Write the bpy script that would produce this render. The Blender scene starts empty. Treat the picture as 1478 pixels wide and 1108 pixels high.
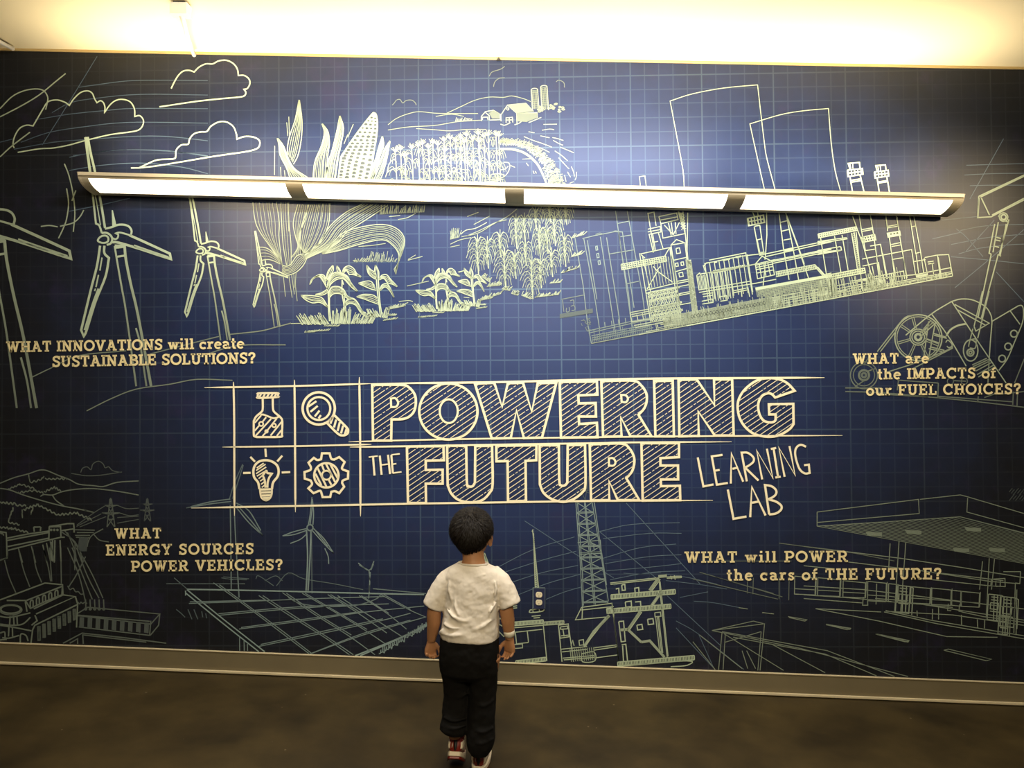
import bpy, bmesh, math, random
from mathutils import Vector, Matrix
random.seed(7)
SC = bpy.context.scene
COL = SC.collection

# ------------------------------------------------------------------ camera
F_PX = 1100.0                       # focal length in pixels of the 1478 px wide frame
CAM_D, CAM_H = 4.29, 1.60           # distance from the wall, height above the floor
YAW, PITCH, ROLL = 0.0267, 0.0176, 0.0302
_F = Vector((-math.sin(YAW)*math.cos(PITCH), math.cos(YAW)*math.cos(PITCH), math.sin(PITCH)))
_R0 = Vector((math.cos(YAW), math.sin(YAW), 0))
_U0 = _R0.cross(_F)
_R = _R0*math.cos(ROLL) + _U0*math.sin(ROLL)
_U = _U0*math.cos(ROLL) - _R0*math.sin(ROLL)
CAM = Vector((0, -CAM_D, CAM_H))
cam_data = bpy.data.cameras.new('camera')
cam_data.sensor_width = 36.0
cam_data.lens = F_PX*36.0/1478.0
cam_data.clip_start = 0.05
cam = bpy.data.objects.new('camera', cam_data)
cam.matrix_world = Matrix(((_R.x, _U.x, -_F.x, CAM.x), (_R.y, _U.y, -_F.y, CAM.y), (_R.z, _U.z, -_F.z, CAM.z), (0, 0, 0, 1)))
COL.objects.link(cam)
SC.camera = cam

def ray(px, py):
    return _F + _R*((px-739.0)/F_PX) - _U*((py-554.0)/F_PX)
def at_y(px, py, y):                # the point of the vertical plane y seen at that pixel of the photograph
    d = ray(px, py); t = (y-CAM.y)/d.y
    return CAM + d*t
def at_z(px, py, z):
    d = ray(px, py); t = (z-CAM.z)/d.z
    return CAM + d*t

# ------------------------------------------------------------------ world, exposure, lights of the room
SC.view_settings.view_transform = 'Standard'
SC.view_settings.look = 'None'
SC.view_settings.gamma = 1.0
SC.view_settings.use_curve_mapping = False
SC.view_settings.exposure = 0.0
w = bpy.data.worlds.new('hall'); SC.world = w; w.use_nodes = True
w.node_tree.nodes['Background'].inputs[0].default_value = (1.0, 0.72, 0.42, 1)
w.node_tree.nodes['Background'].inputs[1].default_value = 0.03

def aim(o, target):
    o.rotation_euler = (Vector(target)-o.location).to_track_quat('-Z', 'Y').to_euler()
def spot_lamp(name, loc, target, energy, colour, size_deg, blend=1.0, radius=0.06):
    l = bpy.data.lights.new(name, 'SPOT'); l.energy = energy; l.color = colour
    l.spot_size = math.radians(size_deg); l.spot_blend = blend; l.shadow_soft_size = radius
    o = bpy.data.objects.new(name, l); o.location = loc; aim(o, target); COL.objects.link(o)
    return o
def area_lamp(name, loc, target, energy, colour, sx, sy):
    l = bpy.data.lights.new(name, 'AREA'); l.energy = energy; l.color = colour
    l.shape = 'RECTANGLE'; l.size = sx; l.size_y = sy
    o = bpy.data.objects.new(name, l); o.location = loc; aim(o, target); COL.objects.link(o)
    return o
# ceiling downlights of the hall behind the photographer
area_lamp('hall_light', (0.3, -4.9, 3.35), (0.0, -0.4, 0.9), 160, (1.0, 0.86, 0.60), 2.4, 1.0)
area_lamp('track_light', (-0.05, -1.5, 3.42), (-0.10, 0, 1.35), 88, (1.0, 0.96, 0.90), 2.5, 0.04)
spot_lamp('left_spot', (-2.57, -3.3, 3.37), (-1.50, 0, 2.55), 430, (1.0, 0.78, 0.46), 22, 1.0, 0.07)
spot_lamp('right_spot', (3.90, -3.3, 3.42), (2.20, 0, 2.55), 430, (1.0, 0.78, 0.46), 22, 1.0, 0.07)

# ------------------------------------------------------------------ helpers
def link(o, parent=None):
    COL.objects.link(o)
    if parent is not None: o.parent = parent
    return o
def tag(o, label=None, cat=None, group=None, kind=None):
    if label: o['label'] = label
    if cat: o['category'] = cat
    if group: o['group'] = group
    if kind: o['kind'] = kind
    return o
def obj(name, bm, mat, parent=None, smooth=False):
    me = bpy.data.meshes.new(name); bm.to_mesh(me); bm.free()
    for m in (mat if isinstance(mat, (list, tuple)) else [mat]): me.materials.append(m)
    if smooth:
        for p in me.polygons: p.use_smooth = True
    return link(bpy.data.objects.new(name, me), parent)
def empty(name, loc, parent=None):
    o = bpy.data.objects.new(name, None); o.location = loc; o.empty_display_size = 0.1
    return link(o, parent)
def add_box(bm, lo, hi, mi=0):
    x0, y0, z0 = lo; x1, y1, z1 = hi
    v = [bm.verts.new(c) for c in ((x0,y0,z0),(x1,y0,z0),(x1,y1,z0),(x0,y1,z0),(x0,y0,z1),(x1,y0,z1),(x1,y1,z1),(x0,y1,z1))]
    for f in ((0,3,2,1),(4,5,6,7),(0,1,5,4),(1,2,6,5),(2,3,7,6),(3,0,4,7)):
        bm.faces.new([v[i] for i in f]).material_index = mi
def add_tube(bm, pts, rad, n=10, mi=0, cap=True):
    """round tube through pts; rad a number or one per point"""
    pts = [Vector(p) for p in pts]
    if not isinstance(rad, (list, tuple)): rad = [rad]*len(pts)
    rings = []
    ref = Vector((0.31, 0.17, 0.93)).normalized()
    for i, p in enumerate(pts):
        t = (pts[min(i+1, len(pts)-1)]-pts[max(i-1, 0)]).normalized()
        a = t.cross(ref)
        if a.length < 1e-3: a = t.cross(Vector((1, 0, 0)))
        a.normalize(); b = t.cross(a)
        rings.append([bm.verts.new(p+(a*math.cos(2*math.pi*k/n)+b*math.sin(2*math.pi*k/n))*rad[i]) for k in range(n)])
    for r0, r1 in zip(rings, rings[1:]):
        for k in range(n):
            bm.faces.new((r0[k], r0[(k+1) % n], r1[(k+1) % n], r1[k])).material_index = mi
    if cap:
        bm.faces.new(rings[0][::-1]).material_index = mi; bm.faces.new(rings[-1]).material_index = mi
def bevel(bm, w, seg=2):
    bmesh.ops.bevel(bm, geom=bm.edges[:], offset=w, segments=seg, affect='EDGES', profile=0.6)

# ------------------------------------------------------------------ materials
def mat(name, col, rough=0.6, metal=0.0, spec=0.5, emit=None, estr=0.0, noise=0.0, nscale=20.0, bump=0.0):
    m = bpy.data.materials.new(name); m.use_nodes = True
    nt = m.node_tree; b = nt.nodes['Principled BSDF']
    b.inputs['Base Color'].default_value = (*col, 1); b.inputs['Roughness'].default_value = rough
    b.inputs['Metallic'].default_value = metal; b.inputs['Specular IOR Level'].default_value = spec
    if emit:
        b.inputs['Emission Color'].default_value = (*emit, 1); b.inputs['Emission Strength'].default_value = estr
    if noise or bump:
        tc = nt.nodes.new('ShaderNodeTexCoord'); n = nt.nodes.new('ShaderNodeTexNoise')
        n.inputs['Scale'].default_value = nscale; n.inputs['Detail'].default_value = 5
        nt.links.new(tc.outputs['Object'], n.inputs['Vector'])
        if noise:
            r = nt.nodes.new('ShaderNodeMix'); r.data_type = 'RGBA'
            r.inputs['A'].default_value = tuple(c*(1-noise) for c in col)+(1,)
            r.inputs['B'].default_value = tuple(min(1, c*(1+noise)) for c in col)+(1,)
            nt.links.new(n.outputs['Fac'], r.inputs['Factor']); nt.links.new(r.outputs['Result'], b.inputs['Base Color'])
        if bump:
            bp = nt.nodes.new('ShaderNodeBump'); bp.inputs['Strength'].default_value = bump; bp.inputs['Distance'].default_value = 0.004
            nt.links.new(n.outputs['Fac'], bp.inputs['Height']); nt.links.new(bp.outputs['Normal'], b.inputs['Normal'])
    return m
def math_node(nt, op, a, b=None, c=None):
    n = nt.nodes.new('ShaderNodeMath'); n.operation = op
    for i, x in enumerate((a, b, c)):
        if x is None: continue
        if isinstance(x, (int, float)): n.inputs[i].default_value = x
        else: nt.links.new(x, n.inputs[i])
    return n.outputs[0]

MY = -0.012                          # the face of the mural
def P(px, py): return at_y(px, py, MY)

def mural_material():
    """navy print with the pale blue drafting grid; the print hangs a little askew on the sloping wall"""
    m = bpy.data.materials.new('blueprint_print'); m.use_nodes = True
    nt = m.node_tree; b = nt.nodes['Principled BSDF']; L = nt.links.new
    tc = nt.nodes.new('ShaderNodeTexCoord'); sp = nt.nodes.new('ShaderNodeSeparateXYZ'); L(tc.outputs['Object'], sp.inputs[0])
    A = P(910.2, 165); B = P(1013.2, 163.3)
    al = math.atan2(B.z-A.z, B.x-A.x); per = (B-A).length
    ca, sa = math.cos(al), math.sin(al)
    u = math_node(nt, 'ADD', math_node(nt, 'MULTIPLY', sp.outputs[0], ca), math_node(nt, 'MULTIPLY', sp.outputs[2], sa))
    v = math_node(nt, 'ADD', math_node(nt, 'MULTIPLY', sp.outputs[0], -sa), math_node(nt, 'MULTIPLY', sp.outputs[2], ca))
    u0 = A.x*ca+A.z*sa; C = P(1000, 209.6); v0 = -C.x*sa+C.z*ca
    def lines(co, o, p, wd):
        q = math_node(nt, 'DIVIDE', math_node(nt, 'SUBTRACT', co, o), p)
        d = math_node(nt, 'ABSOLUTE', math_node(nt, 'SUBTRACT', q, math_node(nt, 'ROUND', q)))
        mr = nt.nodes.new('ShaderNodeMapRange'); mr.inputs['From Min'].default_value = wd*0.35/p; mr.inputs['From Max'].default_value = wd/p
        mr.inputs['To Min'].default_value = 1; mr.inputs['To Max'].default_value = 0
        L(d, mr.inputs['Value']); return mr.outputs[0]
    minor = math_node(nt, 'MAXIMUM', lines(u, u0, per/5, 0.0042), lines(v, v0, per/5, 0.0042))
    major = math_node(nt, 'MAXIMUM', lines(u, u0, per, 0.0052), lines(v, v0, per, 0.0052))
    g = math_node(nt, 'MAXIMUM', math_node(nt, 'MULTIPLY', minor, 0.36), math_node(nt, 'MULTIPLY', major, 0.66))
    n1 = nt.nodes.new('ShaderNodeTexNoise'); n1.inputs['Scale'].default_value = 1.6; n1.inputs['Detail'].default_value = 4
    L(tc.outputs['Object'], n1.inputs['Vector'])
    fade = nt.nodes.new('ShaderNodeMapRange'); L(n1.outputs['Fac'], fade.inputs['Value'])
    fade.inputs['From Min'].default_value = 0.3; fade.inputs['From Max'].default_value = 0.7
    fade.inputs['To Min'].default_value = 0.35; fade.inputs['To Max'].default_value = 1.0
    g = math_node(nt, 'MULTIPLY', math_node(nt, 'MULTIPLY', g, fade.outputs[0]), 0.75)
    # worn, blotchy ink of the print
    n2 = nt.nodes.new('ShaderNodeTexNoise'); n2.inputs['Scale'].default_value = 3.2; n2.inputs['Detail'].default_value = 8; n2.inputs['Roughness'].default_value = 0.65
    L(tc.outputs['Object'], n2.inputs['Vector'])
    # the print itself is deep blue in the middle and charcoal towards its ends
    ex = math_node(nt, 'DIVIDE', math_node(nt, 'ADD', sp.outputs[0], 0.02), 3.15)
    ez = math_node(nt, 'DIVIDE', math_node(nt, 'SUBTRACT', sp.outputs[2], 2.10), 2.35)  # centred high: the beam's fading towards the bottom is painted into the print
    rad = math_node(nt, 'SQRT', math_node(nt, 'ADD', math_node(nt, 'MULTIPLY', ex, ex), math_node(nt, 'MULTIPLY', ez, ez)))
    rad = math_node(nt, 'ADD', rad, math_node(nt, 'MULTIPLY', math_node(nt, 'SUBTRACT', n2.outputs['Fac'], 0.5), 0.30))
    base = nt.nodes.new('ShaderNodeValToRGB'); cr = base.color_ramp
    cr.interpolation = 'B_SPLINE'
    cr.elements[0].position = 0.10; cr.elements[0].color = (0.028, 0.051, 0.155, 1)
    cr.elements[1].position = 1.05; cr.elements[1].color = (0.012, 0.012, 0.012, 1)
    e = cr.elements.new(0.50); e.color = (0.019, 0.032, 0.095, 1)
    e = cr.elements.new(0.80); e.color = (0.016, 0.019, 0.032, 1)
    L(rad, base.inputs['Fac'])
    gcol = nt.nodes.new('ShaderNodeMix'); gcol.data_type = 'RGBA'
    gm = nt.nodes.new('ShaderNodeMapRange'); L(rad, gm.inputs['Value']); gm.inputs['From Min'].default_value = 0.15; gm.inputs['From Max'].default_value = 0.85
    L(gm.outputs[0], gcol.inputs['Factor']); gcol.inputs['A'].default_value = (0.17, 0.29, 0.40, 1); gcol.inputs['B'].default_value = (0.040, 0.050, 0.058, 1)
    n4 = nt.nodes.new('ShaderNodeTexNoise'); n4.inputs['Scale'].default_value = 2.3; n4.inputs['Detail'].default_value = 9; n4.inputs['Roughness'].default_value = 0.7
    mp = nt.nodes.new('ShaderNodeMapping'); mp.inputs['Location'].default_value = (3.1, 0, 7.7); L(tc.outputs['Object'], mp.inputs[0]); L(mp.outputs[0], n4.inputs['Vector'])
    sm = nt.nodes.new('ShaderNodeMapRange'); L(n4.outputs['Fac'], sm.inputs['Value']); sm.inputs['From Min'].default_value = 0.55; sm.inputs['From Max'].default_value = 0.80; sm.inputs['To Max'].default_value = 0.75
    smx = nt.nodes.new('ShaderNodeMix'); smx.data_type = 'RGBA'
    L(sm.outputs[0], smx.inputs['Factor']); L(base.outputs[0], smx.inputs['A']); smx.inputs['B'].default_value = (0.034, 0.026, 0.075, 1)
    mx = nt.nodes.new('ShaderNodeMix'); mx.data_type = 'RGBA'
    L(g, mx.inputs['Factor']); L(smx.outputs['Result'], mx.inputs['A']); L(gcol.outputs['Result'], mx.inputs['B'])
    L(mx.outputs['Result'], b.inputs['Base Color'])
    b.inputs['Roughness'].default_value = 0.36; b.inputs['Specular IOR Level'].default_value = 0.24
    return m
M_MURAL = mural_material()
M_CEIL = mat('white_ceiling_paint', (0.86, 0.75, 0.50), 0.8)
M_CREAM = mat('cream_paint', (0.62, 0.52, 0.33), 0.45)
M_BRASS = mat('top_trim_metal', (0.55, 0.40, 0.17), 0.4, 0.3)
M_BASE = mat('grey_baseboard_vinyl', (0.165, 0.132, 0.072), 0.5, noise=0.12, nscale=6)
M_FIXT = mat('lamp_housing_enamel', (0.72, 0.62, 0.44), 0.4)
M_GREY = mat('lamp_joint_grey', (0.52, 0.43, 0.28), 0.5)
M_GLOW = mat('lamp_diffuser', (0.9, 0.9, 0.85), 0.5, emit=(1.0, 0.93, 0.80), estr=7.0)
M_UP = mat('lamp_uplight', (0.9, 0.9, 0.85), 0.5, emit=(1.0, 0.85, 0.60), estr=6.0)
M_WHITE = mat('white_enamel', (0.80, 0.76, 0.66), 0.4)
M_DARK = mat('dark_metal', (0.02, 0.018, 0.015), 0.5)

def floor_material():
    m = bpy.data.materials.new('stained_concrete'); m.use_nodes = True
    nt = m.node_tree; b = nt.nodes['Principled BSDF']; L = nt.links.new
    tc = nt.nodes.new('ShaderNodeTexCoord')
    n1 = nt.nodes.new('ShaderNodeTexNoise'); n1.inputs['Scale'].default_value = 2.2; n1.inputs['Detail'].default_value = 9; n1.inputs['Roughness'].default_value = 0.62
    L(tc.outputs['Object'], n1.inputs['Vector'])
    cr = nt.nodes.new('ShaderNodeValToRGB')
    cr.color_ramp.elements[0].position = 0.3; cr.color_ramp.elements[0].color = (0.013, 0.0085, 0.0025, 1)
    cr.color_ramp.elements[1].position = 0.75; cr.color_ramp.elements[1].color = (0.066, 0.045, 0.0145, 1)
    L(n1.outputs['Fac'], cr.inputs['Fac'])
    # small pale flecks
    v = nt.nodes.new('ShaderNodeTexVoronoi'); v.inputs['Scale'].default_value = 9.0; L(tc.outputs['Object'], v.inputs['Vector'])
    n3 = nt.nodes.new('ShaderNodeTexNoise'); n3.inputs['Scale'].default_value = 5; L(tc.outputs['Object'], n3.inputs['Vector'])
    fl = math_node(nt, 'MULTIPLY', math_node(nt, 'LESS_THAN', v.outputs['Distance'], 0.045), math_node(nt, 'GREATER_THAN', n3.outputs['Fac'], 0.58))
    mx = nt.nodes.new('ShaderNodeMix'); mx.data_type = 'RGBA'
    L(math_node(nt, 'MULTIPLY', fl, 0.5), mx.inputs['Factor']); L(cr.outputs[0], mx.inputs['A']); mx.inputs['B'].default_value = (0.30, 0.25, 0.16, 1)
    L(mx.outputs['Result'], b.inputs['Base Color'])
    b.inputs['Roughness'].default_value = 0.55; b.inputs['Specular IOR Level'].default_value = 0.35
    bp = nt.nodes.new('ShaderNodeBump'); bp.inputs['Strength'].default_value = 0.15; bp.inputs['Distance'].default_value = 0.003
    L(n1.outputs['Fac'], bp.inputs['Height']); L(bp.outputs['Normal'], b.inputs['Normal'])
    return m
M_FLOOR = floor_material()

# ------------------------------------------------------------------ room shell
ZC = (at_y(739, 85, 0).z)            # ceiling height
ZB = at_y(739, 957, -0.02).z         # top of the baseboard
X0, X1 = -3.6, 3.6
bm = bmesh.new(); add_box(bm, (X0-0.6, -6.2, -0.1), (X1+0.6, 0.2, 0)); tag(obj('floor', bm, M_FLOOR), kind='structure')
bm = bmesh.new(); add_box(bm, (X0, 0.0, 0), (X1, 0.15, ZC+0.1)); tag(obj('wall_back', bm, M_CEIL), kind='structure')
bm = bmesh.new(); add_box(bm, (X0-0.6, -6.2, ZC), (X1+0.6, 0.0, ZC+0.1)); tag(obj('ceiling', bm, M_CEIL), kind='structure')
# baseboard: grey face with a rounded top edge, and the pale strip along its foot
zb0 = at_y(739, 984, -0.02).z
bm = bmesh.new(); add_box(bm, (X0, -0.022, 0.008), (X1, 0.0, ZB)); bevel(bm, 0.003)
bb = tag(obj('baseboard_back', bm, M_BASE), kind='structure')
bm = bmesh.new(); add_box(bm, (X0, -0.034, 0.006), (X1, -0.0222, 0.020)); bevel(bm, 0.003)
tag(obj('trim_1', bm, M_CREAM), kind='structure')
bm = bmesh.new(); add_box(bm, (X0, -0.026, ZB), (X1, 0.0, ZB+0.004)); tag(obj('trim_2', bm, M_CREAM), kind='structure')
bm = bmesh.new(); add_box(bm, (X0, -0.020, ZC-0.013), (X1, 0.0, ZC)); bevel(bm, 0.003); tag(obj('trim_3', bm, M_BRASS), kind='structure')

# ------------------------------------------------------------------ the mural
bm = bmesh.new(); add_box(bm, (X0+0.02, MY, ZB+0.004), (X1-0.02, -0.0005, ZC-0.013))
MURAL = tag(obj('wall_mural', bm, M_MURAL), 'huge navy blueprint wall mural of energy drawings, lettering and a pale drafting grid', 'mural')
# ------------------------------------------------------------------ long wall lamp, four lit segments
def wall_lamp():
    yt, yb = -0.215, -0.045
    a = at_y(112, 250, yt); b = at_y(1391, 282, yt)
    c = at_y(140, 284, yb); d = at_y(1365, 309, yb)
    print('LAMP', a, b, c, d)
    xa, xb = (a.x+c.x)/2, (b.x+d.x)/2
    zt0, zt1 = a.z, b.z
    tilt = math.atan2(zt1-zt0, xb-xa)
    hgt = ((a.z-c.z)+(b.z-d.z))/2
    W = xb-xa
    root = empty('wall_lamp', (xa, 0, zt0)); root.rotation_euler = (0, -tilt, 0)
    tag(root, 'long cream wall lamp with four glowing white segments across the mural', 'lamp')
    # section of the curved underside, from the wall side (bottom) to the front lip (top)
    def sec(t):
        ang = t*math.pi/2
        return Vector((0, yb+(yt-yb)*math.sin(ang), -hgt+hgt*(1-math.cos(ang))))
    def shell(bm, x0, x1, t0, t1, off=0.0, n=10, thick=0.004):
        prev = None
        for i in range(n+1):
            p = sec(t0+(t1-t0)*i/n)
            nrm = Vector((0, -0.35, -0.94))
            o = p+nrm*off; q = o-nrm*thick
            row = [bm.verts.new((x0, o.y, o.z)), bm.verts.new((x1, o.y, o.z)), bm.verts.new((x1, q.y, q.z)), bm.verts.new((x0, q.y, q.z))]
            if prev:
                for k in range(4): bm.faces.new((prev[k], prev[(k+1) % 4], row[(k+1) % 4], row[k]))
            else: bm.faces.new(row)
            prev = row
        bm.faces.new(prev[::-1])
        bmesh.ops.recalc_face_normals(bm, faces=bm.faces[:])
    # housing: back plate on stand-offs, front lip, bottom lip
    bm = bmesh.new()
    add_box(bm, (0.0, yb-0.004, -hgt-0.002), (W, yb+0.006, -0.012))
    shell(bm, 0, W, 0.0, 0.16, 0.003); shell(bm, 0, W, 0.80, 1.0, 0.003)
    add_box(bm, (0.0, yt-0.010, -0.012), (W, yt+0.006, 0.006))
    obj('housing', bm, M_FIXT, root)
    for k in range(5):
        bm = bmesh.new(); x = W*(0.04+0.23*k); add_box(bm, (x-0.03, yb+0.006, -0.06), (x+0.03, MY-0.001, -0.03)); obj('wall_bracket', bm, M_GREY, root)
    for x in (0, W):
        bm = bmesh.new(); s = 0.006 if x == 0 else -0.006
        pts = [sec(i/12)+Vector((0, -0.001, -0.004)) for i in range(13)]+[Vector((0, yt-0.008, 0.006)), Vector((0, yb, 0.0))]
        r0 = [bm.verts.new((x-s, p.y, p.z)) for p in pts]; r1 = [bm.verts.new((x+s, p.y, p.z)) for p in pts]
        bm.faces.new(r0); bm.faces.new(r1[::-1])
        for i in range(len(pts)): bm.faces.new((r0[i], r0[(i+1) % len(pts)], r1[(i+1) % len(pts)], r1[i]))
        bmesh.ops.recalc_face_normals(bm, faces=bm.faces[:]); obj('end_cap', bm, M_FIXT, root)
    # lit segments and the joints between them (measured along the lower edge of the photograph)
    ends = [(128, 416), (441, 729), (757, 1047), (1073, 1377)]
    segs = []
    for (p0, p1) in ends:
        u0 = at_y(p0, 268, -0.15).x-xa; u1 = at_y(p1, 280, -0.15).x-xa
        segs.append((max(0.05, u0), min(W-0.05, u1)))
    for (u0, u1) in segs:
        bm = bmesh.new(); shell(bm, u0, u1, 0.14, 0.82, 0.0); obj('diffuser', bm, M_GLOW, root)
        bm = bmesh.new(); y0, y1 = yb-0.150, yb-0.100      # strip facing up
        v = [bm.verts.new(c) for c in ((u0, y0, -0.024), (u1, y0, -0.024), (u1, y1, -0.026), (u0, y1, -0.026), (u0, y0, -0.031), (u1, y0, -0.031), (u1, y1, -0.032), (u0, y1, -0.032))]
        for q, mi in (((0, 1, 2, 3), 0), ((7, 6, 5, 4), 1), ((0, 4, 5, 1), 1), ((1, 5, 6, 2), 1), ((2, 6, 7, 3), 1), ((3, 7, 4, 0), 1)): bm.faces.new([v[i] for i in q]).material_index = mi
        obj('uplight_strip', bm, [M_UP, M_WHITE], root)
        l = bpy.data.lights.new('uplight', 'AREA'); l.shape = 'RECTANGLE'; l.size = u1-u0; l.size_y = 0.045; l.energy = 11.5; l.color = (1.0, 0.85, 0.60); l.spread = math.radians(112)
        lo = link(bpy.data.objects.new('uplight', l), root); lo.location = ((u0+u1)/2, (y0+y1)/2, -0.020); lo.rotation_euler = (math.pi, 0, 0)
    gaps = [(0.006, segs[0][0])]+[(segs[i][1], segs[i+1][0]) for i in range(3)]+[(segs[3][1], W-0.006)]
    for i, (g0, g1) in enumerate(gaps):
        bm = bmesh.new(); shell(bm, g0, g1, 0.12, 0.84, 0.003); obj('joint', bm, M_GREY if 0 < i < 4 else M_FIXT, root)
wall_lamp()
# ------------------------------------------------------------------ drawn lines of the mural: flat ribbons of ink lying on its face
def ink_material(name, col):
    m = bpy.data.materials.new(name); m.use_nodes = True
    nt = m.node_tree; b = nt.nodes['Principled BSDF']
    at = nt.nodes.new('ShaderNodeAttribute'); at.attribute_name = 'ink'
    mx = nt.nodes.new('ShaderNodeMix'); mx.data_type = 'RGBA'
    mx.inputs['A'].default_value = (0.024, 0.030, 0.052, 1); mx.inputs['B'].default_value = (*col, 1)
    nt.links.new(at.outputs['Fac'], mx.inputs['Factor']); nt.links.new(mx.outputs['Result'], b.inputs['Base Color'])
    b.inputs['Roughness'].default_value = 0.36; b.inputs['Specular IOR Level'].default_value = 0.24
    return m
INK_CREAM = ink_material('cream_ink', (0.97, 0.87, 0.60))
INK_TEXT = ink_material('warm_cream_ink', (0.90, 0.76, 0.41))
INK_SAGE = ink_material('sage_ink', (0.56, 0.66, 0.46))
INK_TEAL = ink_material('pale_teal_ink', (0.35, 0.47, 0.44))
INK_BLUE = ink_material('pale_blue_ink', (0.24, 0.36, 0.46))

def catmull(p, closed=False, step=4):
    n = len(p)
    if n < 3: return list(p)
    out = []
    for i in range(n if closed else n-1):
        p1, p2 = p[i], p[(i+1) % n]
        p0 = p[(i-1) % n] if (closed or i > 0) else (2*p1[0]-p2[0], 2*p1[1]-p2[1])
        p3 = p[(i+2) % n] if (closed or i+2 < n) else (2*p2[0]-p1[0], 2*p2[1]-p1[1])
        for k in range(step):
            t = k/step; t2 = t*t; t3 = t2*t
            out.append(tuple(0.5*((2*p1[j])+(-p0[j]+p2[j])*t+(2*p0[j]-5*p1[j]+4*p2[j]-p3[j])*t2+(-p0[j]+3*p1[j]-3*p2[j]+p3[j])*t3) for j in (0, 1)))
    if not closed: out.append(p[-1])
    return out

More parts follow.
